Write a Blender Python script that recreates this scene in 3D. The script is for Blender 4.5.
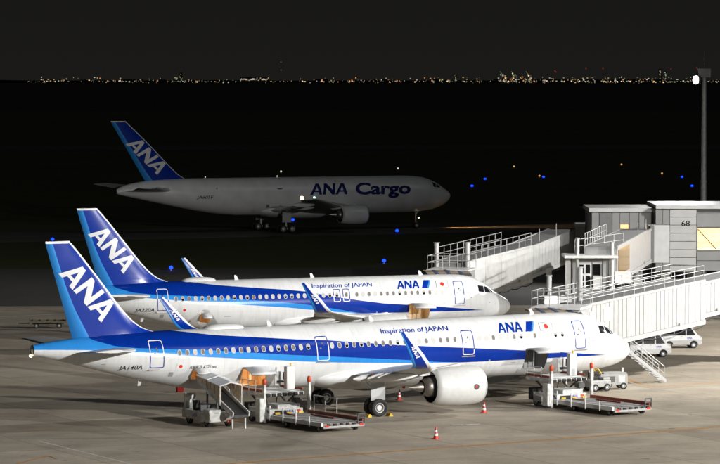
import bpy, bmesh, math, random
import numpy as np
from mathutils import Vector, Matrix
random.seed(7)
R = math.radians
scene = bpy.context.scene
for o in list(bpy.data.objects):
    bpy.data.objects.remove(o)
COL = scene.collection

# ------------------------------------------------------------------ camera
CAM_H, FPX, CX, CY, HOR = 22.05, 3270.0, 360.0, 232.0, 79.0
PITCH = math.atan((CY - HOR) / FPX)
cd = bpy.data.cameras.new('camera')
cd.sensor_width = 36.0
cd.lens = FPX / 720.0 * 36.0
cd.clip_start = 1.0
cd.clip_end = 60000.0
cam = bpy.data.objects.new('camera', cd)
COL.objects.link(cam)
cam.location = (0, 0, CAM_H)
cam.rotation_euler = (math.pi / 2 - PITCH, 0, 0)
scene.camera = cam

# ------------------------------------------------------------------ night sky, added fill sun, exposure
w = bpy.data.worlds.new('World')
scene.world = w
w.use_nodes = True
nt = w.node_tree
nt.nodes.clear()
out = nt.nodes.new('ShaderNodeOutputWorld')
bg = nt.nodes.new('ShaderNodeBackground')
tc = nt.nodes.new('ShaderNodeTexCoord')
sx = nt.nodes.new('ShaderNodeSeparateXYZ')
mr = nt.nodes.new('ShaderNodeMapRange')
mix = nt.nodes.new('ShaderNodeMix')
mix.data_type = 'RGBA'
nt.links.new(tc.outputs['Generated'], sx.inputs[0])
nt.links.new(sx.outputs['Z'], mr.inputs['Value'])
mr.inputs['From Min'].default_value = 0.0
mr.inputs['From Max'].default_value = 0.12
nt.links.new(mr.outputs[0], mix.inputs['Factor'])
mix.inputs['A'].default_value = (0.0105, 0.0102, 0.0090, 1)   # city glow low in the sky
mix.inputs['B'].default_value = (0.0048, 0.0049, 0.0048, 1)
nt.links.new(mix.outputs['Result'], bg.inputs['Color'])
bg.inputs['Strength'].default_value = 1.0
nt.links.new(bg.outputs[0], out.inputs[0])

def sun_lamp():
    l = bpy.data.lights.new('fill_sun', 'SUN')
    l.energy = 0.09  # unseen faint source, added to lift the dark airfield
    l.angle = R(10)
    l.color = (0.85, 0.93, 1.0)
    o = bpy.data.objects.new('fill_sun', l)
    COL.objects.link(o)
    o.rotation_euler = (R(50), 0, R(60))
    return o
sun_lamp()

# power and aim of the apron floodlights; the masts that carry them are built further down
FLOODS = [  # x, y, lamp height, watts, aim, cone, radius
    dict(x=86.0, y=193.0, z=29.0, watts=225000, aim=(2, 223, 0.0), cone=92, blend=0.8, r=0.45),
    dict(x=80.0, y=100.0, z=38.0, watts=760000, aim=(-4, 216, 0.0), cone=64, blend=0.85, r=0.5),
    dict(x=64.0, y=250.0, z=31.0, watts=190000, aim=(4, 268, 0.0), cone=126, blend=0.7, r=0.45),  # unseen extra mast, added to light the second boarding bridge
]
vs = scene.view_settings
vs.view_transform = 'Standard'
vs.look = 'None'
vs.exposure = 0.0
vs.gamma = 1.0
vs.use_curve_mapping = False
scene.render.resolution_x, scene.render.resolution_y = 1024, 660
scene.render.engine = 'CYCLES'

# ------------------------------------------------------------------ helpers
def ground(px, py, z=0.0):
    """photo pixel -> point at height z"""
    a, b = (px - CX) / FPX, -(py - CY) / FPX
    c, s = math.cos(PITCH), math.sin(PITCH)
    d = Vector((a, c + b * s, -s + b * c))
    t = (z - CAM_H) / d.z
    return Vector((d.x * t, d.y * t, z))

def far(Y):
    """depth on the stand, stepped back from the nearest nose"""
    return 227.0 + (Y - 183.46) * 1.2515

def at(px, py, Y):
    """photo pixel -> point at depth Y"""
    a, b = (px - CX) / FPX, -(py - CY) / FPX
    c, s = math.cos(PITCH), math.sin(PITCH)
    d = Vector((a, c + b * s, -s + b * c))
    t = Y / d.y
    return Vector((d.x * t, Y, CAM_H + d.z * t))

MATS = {}
def mat(name, col, rough=0.5, metal=0.0, spec=0.5, var=0.0, vscale=3.0, bump=0.0, bscale=20.0, coat=0.0, emit=None, estr=0.0):
    if name in MATS:
        return MATS[name]
    m = bpy.data.materials.new(name)
    m.use_nodes = True
    nt = m.node_tree
    b = nt.nodes['Principled BSDF']
    b.inputs['Base Color'].default_value = (*col, 1)
    b.inputs['Roughness'].default_value = rough
    b.inputs['Metallic'].default_value = metal
    b.inputs['Specular IOR Level'].default_value = spec
    b.inputs['Coat Weight'].default_value = coat
    if emit:
        b.inputs['Emission Color'].default_value = (*emit, 1)
        b.inputs['Emission Strength'].default_value = estr
    if var or bump:
        tc = nt.nodes.new('ShaderNodeTexCoord')
    if var:
        n = nt.nodes.new('ShaderNodeTexNoise')
        n.inputs['Scale'].default_value = vscale
        n.inputs['Detail'].default_value = 6
        nt.links.new(tc.outputs['Object'], n.inputs['Vector'])
        r = nt.nodes.new('ShaderNodeMapRange')
        r.inputs['From Min'].default_value = 0.3
        r.inputs['From Max'].default_value = 0.7
        r.inputs['To Min'].default_value = 1 - var
        r.inputs['To Max'].default_value = 1 + var * 0.3
        nt.links.new(n.outputs['Fac'], r.inputs['Value'])
        mx = nt.nodes.new('ShaderNodeMix')
        mx.data_type = 'RGBA'
        mx.blend_type = 'MULTIPLY'
        mx.inputs['Factor'].default_value = 1
        mx.inputs['A'].default_value = (*col, 1)
        nt.links.new(r.outputs[0], mx.inputs['B'])
        nt.links.new(mx.outputs['Result'], b.inputs['Base Color'])
        r2 = nt.nodes.new('ShaderNodeMapRange')
        r2.inputs['To Min'].default_value = rough * 0.85
        r2.inputs['To Max'].default_value = min(1, rough * 1.2)
        nt.links.new(n.outputs['Fac'], r2.inputs['Value'])
        nt.links.new(r2.outputs[0], b.inputs['Roughness'])
    if bump:
        n2 = nt.nodes.new('ShaderNodeTexNoise')
        n2.inputs['Scale'].default_value = bscale
        n2.inputs['Detail'].default_value = 4
        nt.links.new(tc.outputs['Object'], n2.inputs['Vector'])
        bp = nt.nodes.new('ShaderNodeBump')
        bp.inputs['Strength'].default_value = bump
        bp.inputs['Distance'].default_value = 0.02
        nt.links.new(n2.outputs['Fac'], bp.inputs['Height'])
        nt.links.new(bp.outputs[0], b.inputs['Normal'])
    MATS[name] = m
    return m

WHITE = (0.76, 0.765, 0.765)
BLUE = (0.002, 0.03, 0.30)
CYAN = (0.03, 0.27, 0.72)
M_white = mat('white_paint', WHITE, 0.28, var=0.05, vscale=0.8, coat=0.3)
M_blue = mat('blue_paint', BLUE, 0.22, spec=.35, var=0.06, vscale=0.8)
M_logo = mat('cargo_lettering_blue', (.004, .012, .12), .6, spec=.2)
M_cyan = mat('light_blue_paint', CYAN, 0.25, var=0.05, vscale=0.8, coat=0.3)
M_wing = mat('wing_grey_paint', (0.46, 0.47, 0.47), 0.38, var=0.14, vscale=1.2)
M_lgrey = mat('light_grey_paint', (0.62, 0.62, 0.61), 0.4, var=0.08)
M_grey = mat('grey_paint', (0.36, 0.36, 0.35), 0.5, var=0.15)
M_dgrey = mat('dark_grey_metal', (0.10, 0.10, 0.10), 0.5, 0.3, var=0.2)
M_black = mat('black_rubber', (0.018, 0.018, 0.018), 0.75, var=0.2)
M_void = mat('black_interior', (0.006, 0.006, 0.006), 0.9, spec=0.1)
M_metal = mat('bare_metal', (0.32, 0.29, 0.26), 0.38, 0.9, var=0.2, vscale=4)
M_rim = mat('wheel_rim_paint', (0.72, 0.72, 0.70), 0.4, var=0.1, vscale=6)
M_glass = mat('dark_glass', (0.012, 0.014, 0.017), 0.08, spec=0.7)
M_half = mat('half_shade', (.36, .34, .31), .5)
M_glass2 = mat('cabin_glass', (.19, .175, .16), .2)
M_shade = mat('window_shade', (.50, .48, .44), 0.5)
M_wframe = mat('window_surround', (.56, .56, .55), .4)
M_red = mat('red_plastic', (0.55, 0.03, 0.018), 0.45, var=0.1)
M_rail = mat('rusty_red_rail', (0.30, 0.065, 0.035), 0.55, var=0.3, vscale=5)
M_orange = mat('orange_plastic', (0.60, 0.075, 0.02), 0.5, var=.2)
M_yellow = mat('yellow_paint_gear', (0.70, 0.45, 0.03), 0.5, var=0.15)
M_equip = mat('equipment_white', (0.66, 0.66, 0.635), 0.48, var=0.42, vscale=3)
M_tan = mat('hold_lining', (0.78, 0.58, 0.36), 0.6, var=0.12)
M_curtain = mat('tan_curtain', (0.68, 0.55, 0.38), 0.7, var=0.25, vscale=6)
M_bridge = mat('bridge_white_panel', (0.40, 0.40, 0.395), 0.45, var=0.13, vscale=1.5)
M_bridge2 = mat('bridge_grey_panel', (0.36, 0.36, 0.355), 0.5, var=0.15, vscale=1.5)
M_roof = mat('bridge_roof_grey', (0.20, 0.20, 0.20), 0.7, var=0.25, vscale=2)
M_galv = mat('galvanised_steel', (0.46, 0.46, 0.455), 0.4, 0.15, var=0.12, vscale=4)

class MB:
    """collects faces; build() links them as one mesh object"""
    def __init__(s):
        s.v, s.f, s.m, s.sm = [], [], [], []
    def add(s, vs, fs, mi=0, smooth=False, M=None):
        b = len(s.v)
        for p in vs:
            p = Vector(p)
            s.v.append(tuple(M @ p if M else p))
        for k, f in enumerate(fs):
            s.f.append(tuple(b + i for i in f))
            s.m.append(mi[k] if isinstance(mi, (list, tuple)) else mi)
            s.sm.append(smooth)
        return s
    def box(s, c, d, mi=0, M=None, rz=0.0, ry=0.0):
        hx, hy, hz = d[0] / 2, d[1] / 2, d[2] / 2
        T = Matrix.Translation(c) @ Matrix.Rotation(rz, 4, 'Z') @ Matrix.Rotation(ry, 4, 'Y')
        if M:
            T = M @ T
        vs = [(x, y, z) for x in (-hx, hx) for y in (-hy, hy) for z in (-hz, hz)]
        return s.add(vs, [(0, 1, 3, 2), (4, 6, 7, 5), (0, 4, 5, 1), (2, 3, 7, 6), (0, 2, 6, 4), (1, 5, 7, 3)], mi, False, T)
    def hexa(s, p, mi=0):
        """8 corners: bottom 4 (ccw) then top 4"""
        return s.add(p, [(3, 2, 1, 0), (4, 5, 6, 7), (0, 1, 5, 4), (1, 2, 6, 5), (2, 3, 7, 6), (3, 0, 4, 7)], mi)
    def tube(s, p0, p1, r0, r1=None, n=8, mi=0, smooth=True, caps=True, M=None):
        r1 = r0 if r1 is None else r1
        p0, p1 = Vector(p0), Vector(p1)
        d = (p1 - p0).normalized()
        a = d.orthogonal().normalized()
        b = d.cross(a)
        vs = []
        for p, r in ((p0, r0), (p1, r1)):
            for k in range(n):
                t = 2 * math.pi * k / n
                vs.append(p + a * (r * math.cos(t)) + b * (r * math.sin(t)))
        s.add(vs, [(k, (k + 1) % n, n + (k + 1) % n, n + k) for k in range(n)], mi, smooth, M)
        if caps:
            s.add(vs, [tuple(range(n - 1, -1, -1)), tuple(range(n, 2 * n))], mi, False, M)
        return s
    def lathe(s, prof, axis='X', n=32, mi=0, smooth=True, M=None, o=(0, 0, 0)):
        """prof: list of (along, radius); mi may be a list per segment"""
        vs, fs, ms = [], [], []
        o = Vector(o)
        for (a, r) in prof:
            for k in range(n):
                t = 2 * math.pi * k / n
                u, v = r * math.cos(t), r * math.sin(t)
                p = {'X': (a, u, v), 'Y': (u, a, v), 'Z': (u, v, a)}[axis]
                vs.append(o + Vector(p))
        for i in range(len(prof) - 1):
            for k in range(n):
                k2 = (k + 1) % n
                fs.append((i * n + k, i * n + k2, (i + 1) * n + k2, (i + 1) * n + k))
                ms.append(mi[i] if isinstance(mi, (list, tuple)) else mi)
        return s.add(vs, fs, ms, smooth, M)
    def prism(s, prof, y0, y1, mi=0, inset=None):
        """prof: (x,z) outline, extruded along y; inset(z) narrows the sides"""
        n = len(prof)
        f = inset or (lambda z: 0.0)
        vs = [(x, y0 + f(z), z) for x, z in prof] + [(x, y1 - f(z), z) for x, z in prof]
        fs = [tuple(range(n)), tuple(range(2 * n - 1, n - 1, -1))]
        fs += [(k, n + k, n + (k + 1) % n, (k + 1) % n) for k in range(n)]
        return s.add(vs, fs, mi)
    def mesh(s, name, mats):
        me = bpy.data.meshes.new(name)
        me.from_pydata(s.v, [], s.f)
        for m in (mats if isinstance(mats, (list, tuple)) else [mats]):
            me.materials.append(m)
        me.polygons.foreach_set('material_index', s.m)
        me.polygons.foreach_set('use_smooth', s.sm)
        me.update()
        bm = bmesh.new()
        bm.from_mesh(me)
        bmesh.ops.recalc_face_normals(bm, faces=bm.faces)
        bm.to_mesh(me)
        bm.free()
        return me
    def build(s, name, mats, parent=None, bevel=0.0, weld=False):
        me = s.mesh(name, mats)
        if weld:
            bm = bmesh.new()
            bm.from_mesh(me)
            bmesh.ops.remove_doubles(bm, verts=bm.verts, dist=1e-4)
            bmesh.ops.recalc_face_normals(bm, faces=bm.faces)
            bm.to_mesh(me)
            bm.free()
        return link(name, me, parent, bevel)

def link(name, me, parent=None, bevel=0.0):
    o = bpy.data.objects.new(name, me)
    COL.objects.link(o)
    if parent:
        o.parent = parent
    if bevel:
        b = o.modifiers.new('bevel', 'BEVEL')
        b.width = bevel
        b.segments = 2
        b.limit_method = 'ANGLE'
        b.angle_limit = R(35)
    return o

def thing(name, label, cat, loc=(0, 0, 0), rz=0.0, group=None):
    o = bpy.data.objects.new(name, None)
    o.empty_display_size = 0.5
    COL.objects.link(o)
    o.location = loc
    o.rotation_euler = (0, 0, rz)
    return tag(o, label, cat, group)

def tag(o, label, cat, group=None, kind=None):
    o['label'] = label
    o['category'] = cat
    if group:
        o['group'] = group
    if kind:
        o['kind'] = kind
    return o

def struct(o, label=None, cat=None):
    o['kind'] = 'structure'
    if label:
        o['label'] = label
        o['category'] = cat
    return o

def copy_tree(o, parent=None):
    c = o.copy()
    COL.objects.link(c)
    c.parent = parent
    for ch in list(o.children):
        copy_tree(ch, c)
    return c

def pchip(xs, ys):
    xs, ys = np.array(xs, float), np.array(ys, float)
    h = np.diff(xs)
    d = np.diff(ys) / h
    m = np.zeros(len(xs))
    for i in range(1, len(xs) - 1):
        if d[i - 1] * d[i] > 0:
            w1, w2 = 2 * h[i] + h[i - 1], h[i] + 2 * h[i - 1]
            m[i] = (w1 + w2) / (w1 / d[i - 1] + w2 / d[i])
    m[0], m[-1] = d[0], d[-1]
    def f(x):
        x = min(max(x, xs[0]), xs[-1])
        i = min(int(np.searchsorted(xs, x, 'right')) - 1, len(xs) - 2)
        t = (x - xs[i]) / h[i]
        return float((1 + 2 * t) * (1 - t) ** 2 * ys[i] + t * (1 - t) ** 2 * h[i] * m[i]
                     + t * t * (3 - 2 * t) * ys[i + 1] + t * t * (t - 1) * h[i] * m[i + 1])
    return f

# ---- flat lettering
def poly_text(kind):
    """bold block letters A and N as butted convex pieces, height 1"""
    A = [[(0, 0), (.235, 0), (.5, .70), (.5, 1), (.375, 1)], [(.765, 0), (1, 0), (.625, 1), (.5, 1), (.5, .70)],
         [(.318, .22), (.682, .22), (.629, .36), (.371, .36)]]
    N = [[(0, 0), (.215, 0), (.215, .60), (.215, 1), (0, 1)], [(.215, .60), (.745, 0), (.745, .40), (.215, 1)],
         [(.745, 0), (.96, 0), (.96, 1), (.745, 1), (.745, .40)]]
    return {'A': A, 'N': N}[kind]

def ana_polys(h=1.0, shear=0.16, wide=1.0, gap=0.06):
    res, x = [], 0.0
    for ch, wd in (('A', 1.0), ('N', .96), ('A', 1.0)):
        for p in poly_text(ch):
            res.append([((x + a * wide + shear * b) * h, b * h) for a, b in p])
        x += wd * wide + gap
    return res, (x - gap + shear) * h

def font_mesh(txt, size, bold=0.0, shear=0.0, width=None):
    """text as 2D polygons (verts, faces), cap height = size"""
    c = bpy.data.curves.new('t', 'FONT')
    c.body = txt
    c.size = 1.0
    c.offset = bold
    c.resolution_u = 3
    o = bpy.data.objects.new('t', c)
    COL.objects.link(o)
    dg = bpy.context.evaluated_depsgraph_get()
    me = o.evaluated_get(dg).to_mesh()
    vs = np.array([tuple(v.co)[:2] for v in me.vertices])
    fs = [tuple(p.vertices) for p in me.polygons]
    bpy.data.objects.remove(o)
    cap = 0.70
    vs = vs / cap * size
    vs[:, 0] -= vs[:, 0].min()
    if width:
        vs[:, 0] *= width / vs[:, 0].max()
    vs[:, 0] += vs[:, 1] * shear
    return vs, fs

def split_words(vs, fs, gap):
    iv = sorted((min(vs[i][0] for i in f), max(vs[i][0] for i in f), f) for f in fs)
    words, end = [], None
    for a, b, f in iv:
        if end is None or a > end + gap:
            words.append([])
            end = b
        words[-1].append(f)
        end = max(end, b)
    out = []
    for w in words:
        idx = sorted({i for f in w for i in f})
        m = {i: k for k, i in enumerate(idx)}
        out.append(([tuple(vs[i]) for i in idx], [tuple(m[i] for i in f) for f in w]))
    return out

def slice_2d(vs, fs, step):
    bm = bmesh.new()
    bv = [bm.verts.new((a, b, 0)) for a, b in vs]
    for f in fs:
        try:
            bm.faces.new([bv[i] for i in f])
        except ValueError:
            pass
    lo, hi = min(b for a, b in vs), max(b for a, b in vs)
    y = lo + step
    while y < hi:
        bmesh.ops.bisect_plane(bm, geom=bm.verts[:] + bm.edges[:] + bm.faces[:], plane_co=(0, y, 0), plane_no=(0, 1, 0))
        y += step
    bm.verts.index_update()
    r = [(v.co.x, v.co.y) for v in bm.verts], [tuple(v.index for v in f.verts) for f in bm.faces]
    bm.free()
    return r

def polys_to_mesh2d(polys):
    vs, fs = [], []
    for p in polys:
        fs.append(tuple(range(len(vs), len(vs) + len(p))))
        vs += p
    return vs, fs

def flat_text(name, vs, fs, M, material, parent):
    mb = MB()
    mb.add([(a, b, 0) for a, b in vs], fs, 0, False, M)
    return mb.build(name, material, parent)

# ------------------------------------------------------------------ aircraft builder
def interp(pts, x):
    return float(np.interp(x, [p[0] for p in pts], [p[1] for p in pts]))

def livery_material(name, L, top, mid, bot, base=WHITE):
    """white fuselage with a dark blue band over a light blue band; limits are heights along the length"""
    m = bpy.data.materials.new(name)
    m.use_nodes = True
    nt = m.node_tree
    N, LK = nt.nodes, nt.links
    b = N['Principled BSDF']
    tc = N.new('ShaderNodeTexCoord')
    sp = N.new('ShaderNodeSeparateXYZ')
    LK.new(tc.outputs['Object'], sp.inputs[0])
    s = N.new('ShaderNodeMath')
    s.operation = 'MULTIPLY'
    s.inputs[1].default_value = -1.0 / L
    LK.new(sp.outputs['X'], s.inputs[0])
    def below(pts):
        c = N.new('ShaderNodeFloatCurve')
        cu = c.mapping.curves[0]
        P = [(p[0] / L, p[1] / 10.0) for p in pts]
        while len(cu.points) < len(P):
            cu.points.new(0.5, 0.5)
        for q, (a, h) in zip(cu.points, P):
            q.location = (min(max(a, 0), 1), h)
            q.handle_type = 'VECTOR'
        c.mapping.update()
        LK.new(s.outputs[0], c.inputs['Value'])
        k = N.new('ShaderNodeMath')
        k.operation = 'MULTIPLY'
        k.inputs[1].default_value = 10.0
        LK.new(c.outputs[0], k.inputs[0])
        g = N.new('ShaderNodeMath')
        g.operation = 'LESS_THAN'
        LK.new(sp.outputs['Z'], g.inputs[0])
        LK.new(k.outputs[0], g.inputs[1])
        return g.outputs[0]
    def mixc(f, a, bb):
        x = N.new('ShaderNodeMix')
        x.data_type = 'RGBA'
        LK.new(f, x.inputs['Factor'])
        for sock, val in (('A', a), ('B', bb)):
            if isinstance(val, tuple):
                x.inputs[sock].default_value = (*val, 1)
            else:
                LK.new(val, x.inputs[sock])
        return x.outputs['Result']
    n = N.new('ShaderNodeTexNoise')
    n.inputs['Scale'].default_value = 0.9
    n.inputs['Detail'].default_value = 7
    LK.new(tc.outputs['Object'], n.inputs['Vector'])
    c1 = mixc(below(top), base, BLUE)
    if mid:
        c1 = mixc(below(mid), c1, CYAN)
    c1 = mixc(below(bot), c1, base)
    # panel joints every few metres and a light film of dirt
    wv = N.new('ShaderNodeMath')
    wv.operation = 'PINGPONG'
    wv.inputs[1].default_value = 1.6
    LK.new(sp.outputs['X'], wv.inputs[0])
    ln = N.new('ShaderNodeMath')
    ln.operation = 'LESS_THAN'
    ln.inputs[1].default_value = 0.012
    LK.new(wv.outputs[0], ln.inputs[0])
    r = N.new('ShaderNodeMapRange')
    r.inputs['From Min'].default_value = 0.35
    r.inputs['From Max'].default_value = 0.7
    r.inputs['To Min'].default_value = 0.90
    r.inputs['To Max'].default_value = 1.0
    LK.new(n.outputs['Fac'], r.inputs['Value'])
    wz = N.new('ShaderNodeMath')
    wz.operation = 'PINGPONG'
    wz.inputs[1].default_value = .43
    LK.new(sp.outputs['Z'], wz.inputs[0])
    lz = N.new('ShaderNodeMath')
    lz.operation = 'LESS_THAN'
    lz.inputs[1].default_value = 0.006
    LK.new(wz.outputs[0], lz.inputs[0])
    lm = N.new('ShaderNodeMath')
    lm.operation = 'MAXIMUM'
    LK.new(ln.outputs[0], lm.inputs[0])
    LK.new(lz.outputs[0], lm.inputs[1])
    ln = lm
    mp = N.new('ShaderNodeMapping')
    mp.inputs['Scale'].default_value = (2.2, .3, .5)
    LK.new(tc.outputs['Object'], mp.inputs['Vector'])
    n3 = N.new('ShaderNodeTexNoise')
    n3.inputs['Scale'].default_value = 1.6
    n3.inputs['Detail'].default_value = 5
    LK.new(mp.outputs[0], n3.inputs['Vector'])
    r3 = N.new('ShaderNodeMapRange')
    r3.inputs['From Min'].default_value = .5
    r3.inputs['From Max'].default_value = .75
    r3.inputs['To Min'].default_value = 1.0
    r3.inputs['To Max'].default_value = .88
    LK.new(n3.outputs['Fac'], r3.inputs['Value'])
    rm = N.new('ShaderNodeMath')
    rm.operation = 'MULTIPLY'
    LK.new(r.outputs[0], rm.inputs[0])
    LK.new(r3.outputs[0], rm.inputs[1])
    r = rm
    dk = N.new('ShaderNodeMath')
    dk.operation = 'MULTIPLY_ADD'
    dk.inputs[1].default_value = -0.16
    LK.new(ln.outputs[0], dk.inputs[0])
    LK.new(r.outputs[0], dk.inputs[2])
    mu = N.new('ShaderNodeMix')
    mu.data_type = 'RGBA'
    mu.blend_type = 'MULTIPLY'
    mu.inputs['Factor'].default_value = 1
    LK.new(c1, mu.inputs['A'])
    LK.new(dk.outputs[0], mu.inputs['B'])
    LK.new(mu.outputs['Result'], b.inputs['Base Color'])
    b.inputs['Roughness'].default_value = 0.19
    b.inputs['Specular IOR Level'].default_value = 0.38
    return m

def naca(u, t):
    return 5 * t * (0.2969 * math.sqrt(u) - 0.126 * u - 0.3516 * u * u + 0.2843 * u ** 3 - 0.1020 * u ** 4)

def loft(mb, sections, cols, colmat, cap=True):
    """sections: (le, chord_vec, thick_vec, t) ; cols(section index, chord) -> list of u from 0 to 1"""
    rings = []
    for i, (le, cv, tv, t) in enumerate(sections):
        le, cv, tv = Vector(le), Vector(cv), Vector(tv)
        c = cv.length
        us = cols(i, c)
        up = [le + cv * u + tv * (naca(u, t) * c) for u in us]
        lo = [le + cv * u - tv * (naca(u, t) * c) for u in us]
        rings.append(up + lo[::-1])
    n = len(rings[0])
    k = n // 2
    vs = [p for r in rings for p in r]
    fs, ms = [], []
    for i in range(len(rings) - 1):
        for j in range(n):
            j2 = (j + 1) % n
            fs.append((i * n + j, i * n + j2, (i + 1) * n + j2, (i + 1) * n + j))
            c = j if j < k - 1 else (k - 2 if j == k - 1 else (n - 2 - j if j < n - 1 else 0))
            ms.append(colmat(c))
    mb.add(vs, fs, ms, True)
    if cap:
        for i in (0, len(rings) - 1):
            b = i * n
            for j in range(k - 1):
                mb.add([vs[b + j], vs[b + j + 1], vs[b + n - 2 - j], vs[b + n - 1 - j]], [(0, 1, 2, 3)], colmat(0) if i == 0 else colmat(0), False)

def wheel(parent, c, r, wd, spin_axis='Y', n=24):
    """tyre with its rim as a sub-part; parent is the gear part"""
    t = MB()
    h = wd / 2
    prof = [(-h * .75, r * .55), (-h * .95, r * .72), (-h, r * .86), (-h * .8, r * .97), (-h * .4, r), (h * .4, r), (h * .8, r * .97), (h, r * .86), (h * .95, r * .72), (h * .75, r * .55)]
    t.lathe(prof, 'Y', n, 0, True, None, c)
    t.build('tyre', M_black, parent)
    q = MB()
    q.lathe([(-h * .55, 0.01), (-h * .62, r * .2), (-h * .45, r * .3), (-h * .6, r * .5), (-h * .72, r * .56), (h * .72, r * .56), (h * .6, r * .5), (h * .45, r * .3), (h * .62, r * .2), (h * .55, 0.01)], 'Y', n, [0, 0, 1, 0, 0, 0, 1, 0, 0], True, None, c)
    q.build('rim', [M_rim, M_dgrey], parent)

class Jet:
    def __init__(s, cfg, root):
        s.c, s.root = cfg, root
        T = cfg['fus']
        S = [t[0] for t in T]
        s.fb, s.ft, s.fw = pchip(S, [t[1] for t in T]), pchip(S, [t[2] for t in T]), pchip(S, [t[3] for t in T])
    def ring(s, st):
        b, t, hw = s.fb(st), s.ft(st), s.fw(st)
        return (b + t) / 2, (t - b) / 2, hw
    def lat(s, st, z):
        zc, hh, hw = s.ring(st)
        k = max(-0.999, min(0.999, (z - zc) / hh))
        return hw * math.sqrt(1 - k * k)
    def tilt(s, st, z):
        zc, hh, hw = s.ring(st)
        y, dz = s.lat(st, z) / hw ** 2, (z - zc) / hh ** 2
        return math.atan2(dz, y)
    def skin(s, st, z, e=0.012, side=1):
        """point on the right-hand skin, e proud of it"""
        a = s.tilt(st, z)
        y = s.lat(st, z)
        return Vector((-st, -side * (y + e * math.cos(a)), z + e * math.sin(a)))
    def arc_z(s, st, z0, v):
        """height reached going v metres round the skin from height z0"""
        zc, hh, hw = s.ring(st)
        p = math.asin(max(-1, min(1, (z0 - zc) / hh)))
        return zc + hh * math.sin(min(p + v / hh, 1.5))

    # ---- body
    def fuselage(s):
        c = s.c
        L = c['L']
        st = sorted(set([0.0, .03, .08, .15, .25, .4, .6, .8, 1.0, 1.25, 1.5, 1.75, 2.0, 2.3, 2.6, 3, 3.4, 3.8, 4.3, 4.8, 5.4, 6.0, 7.0] + list(np.linspace(8, L - 16, 14))
                        + list(np.linspace(L - 15, L, 26)) + [e for h in c['holes'] for e in (h[0], h[1])]))
        n = 72
        mb = MB()
        vs, fs = [], []
        for x in st:
            zc, hh, hw = s.ring(x)
            for k in range(n):
                a = 2 * math.pi * k / n
                vs.append((-x, -hw * math.cos(a), zc + hh * math.sin(a)))
        for i in range(len(st) - 1):
            for k in range(n):
                k2 = (k + 1) % n
                mid = (st[i] + st[i + 1]) / 2
                zz = (vs[i * n + k][2] + vs[i * n + k2][2]) / 2
                yy = vs[i * n + k][1]
                if any(h[0] < mid < h[1] and h[2] < zz < h[3] and yy < 0 for h in c['holes']):
                    continue
                fs.append((i * n + k, i * n + k2, (i + 1) * n + k2, (i + 1) * n + k))
        mb.add(vs, fs, 0, True)
        mb.add(vs[-n:], [tuple(range(n))], 0, False)
        f = mb.build('fuselage', c['livery'], s.root)
        e = MB()                                     # auxiliary power unit exhaust
        zc, hh, hw = s.ring(L)
        e.lathe([(-L + .45, hw * 1.02), (-L - .05, hw * .93), (-L - .06, hw * .75), (-L + .1, hw * .7), (-L + .1, .01)], 'X', 20, [0, 0, 0, 1], True, None, (0, 0, zc))
        e.build('exhaust_pipe', [M_metal, M_void], f)
        if c.get('tail_light'):
            q = MB()
            q.lathe([(-L - .22, .01), (-L - .2, .06), (-L - .12, .09), (-L - .04, .06)], 'X', 10, 0, True, None, (0, 0, zc - hh - .02))
            q.build('tail_light', mat('lamp_tail', (1, .9, .7), emit=(1, .8, .5), estr=12), f)
        # wing to body fairing
        if c['fairing']:
            a, b2, hw, hh, z = c['fairing']
            q = MB()
            cols, rows = 28, 16
            vs, fs = [], []
            for i in range(cols + 1):
                u = -1 + 2 * i / cols
                k = (1 - abs(u) ** 2.6) ** .5 if abs(u) < 1 else 0.0
                for j in range(rows * 2):
                    t = math.pi * j / rows
                    vs.append((-(a + b2) / 2 - u * (b2 - a) / 2, hw * k ** .6 * math.cos(t), z + hh * k * math.sin(t)))
            m2 = rows * 2
            for i in range(cols):
                for j in range(m2):
                    fs.append((i * m2 + j, i * m2 + (j + 1) % m2, (i + 1) * m2 + (j + 1) % m2, (i + 1) * m2 + j))
            q.add(vs, fs, 0, True)
            q.build('belly_fairing', M_white, s.root)
        return f
    def hold(s, hole, lining, lit, door_angle, name='cargo_door'):
        s0, s1, z0, z1 = hole
        q = MB()
        m = (s0 + s1) / 2
        a0, a1 = s.lat(m, z0) - .03, s.lat(m, z1) - .03
        P = [(.1, z0 - .08), (a0 - .05, z0 - .08), (a1, z1 + .08), (.1, z1 + .08)]
        vs = [(-x, -y, z) for x in (s0 - .08, s1 + .08) for (y, z) in P]
        q.add(vs, [(0, 1, 5, 4), (2, 3, 7, 6), (3, 0, 4, 7), (0, 1, 2, 3), (4, 5, 6, 7)], 0)
        for k in range(5):                           # ribs on the back wall
            x = s0 + (s1 - s0) * (k + .5) / 5
            q.box((-x, -.16, (z0 + z1) / 2), (.06, .08, z1 - z0), 0)
        h = q.build('cargo_hold', lining, s.root)
        if lit:
            e = MB()
            e.box((-m, -(a1 - .7), z1 + .02), ((s1 - s0) * .7, .25, .06), 0)
            e.build('hold_light', mat('hold_lamp_%d' % int(lit), (1, .8, .5), emit=(1.0, .66, .34), estr=lit), h)
        # door swung out about its upper edge
        zh = z1
        hy, hz = s.lat(m, zh), zh
        k = 8
        vi, vo = [], []
        ca, sa = math.cos(door_angle), math.sin(door_angle)
        for side, e in ((vi, -.05), (vo, .06)):
            for x in (s0 + .03, s1 - .03):
                for j in range(k + 1):
                    z = zh + (z0 - zh) * j / k
                    p = s.skin(m, z, e)
                    dy, dz = -p.y - hy, p.z - hz
                    side.append((-x, -(hy + .06 + dy * ca - dz * sa), hz + .06 + dy * sa + dz * ca))
        d = MB()
        V = vi + vo
        o = 2 * (k + 1)
        F = []
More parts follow.
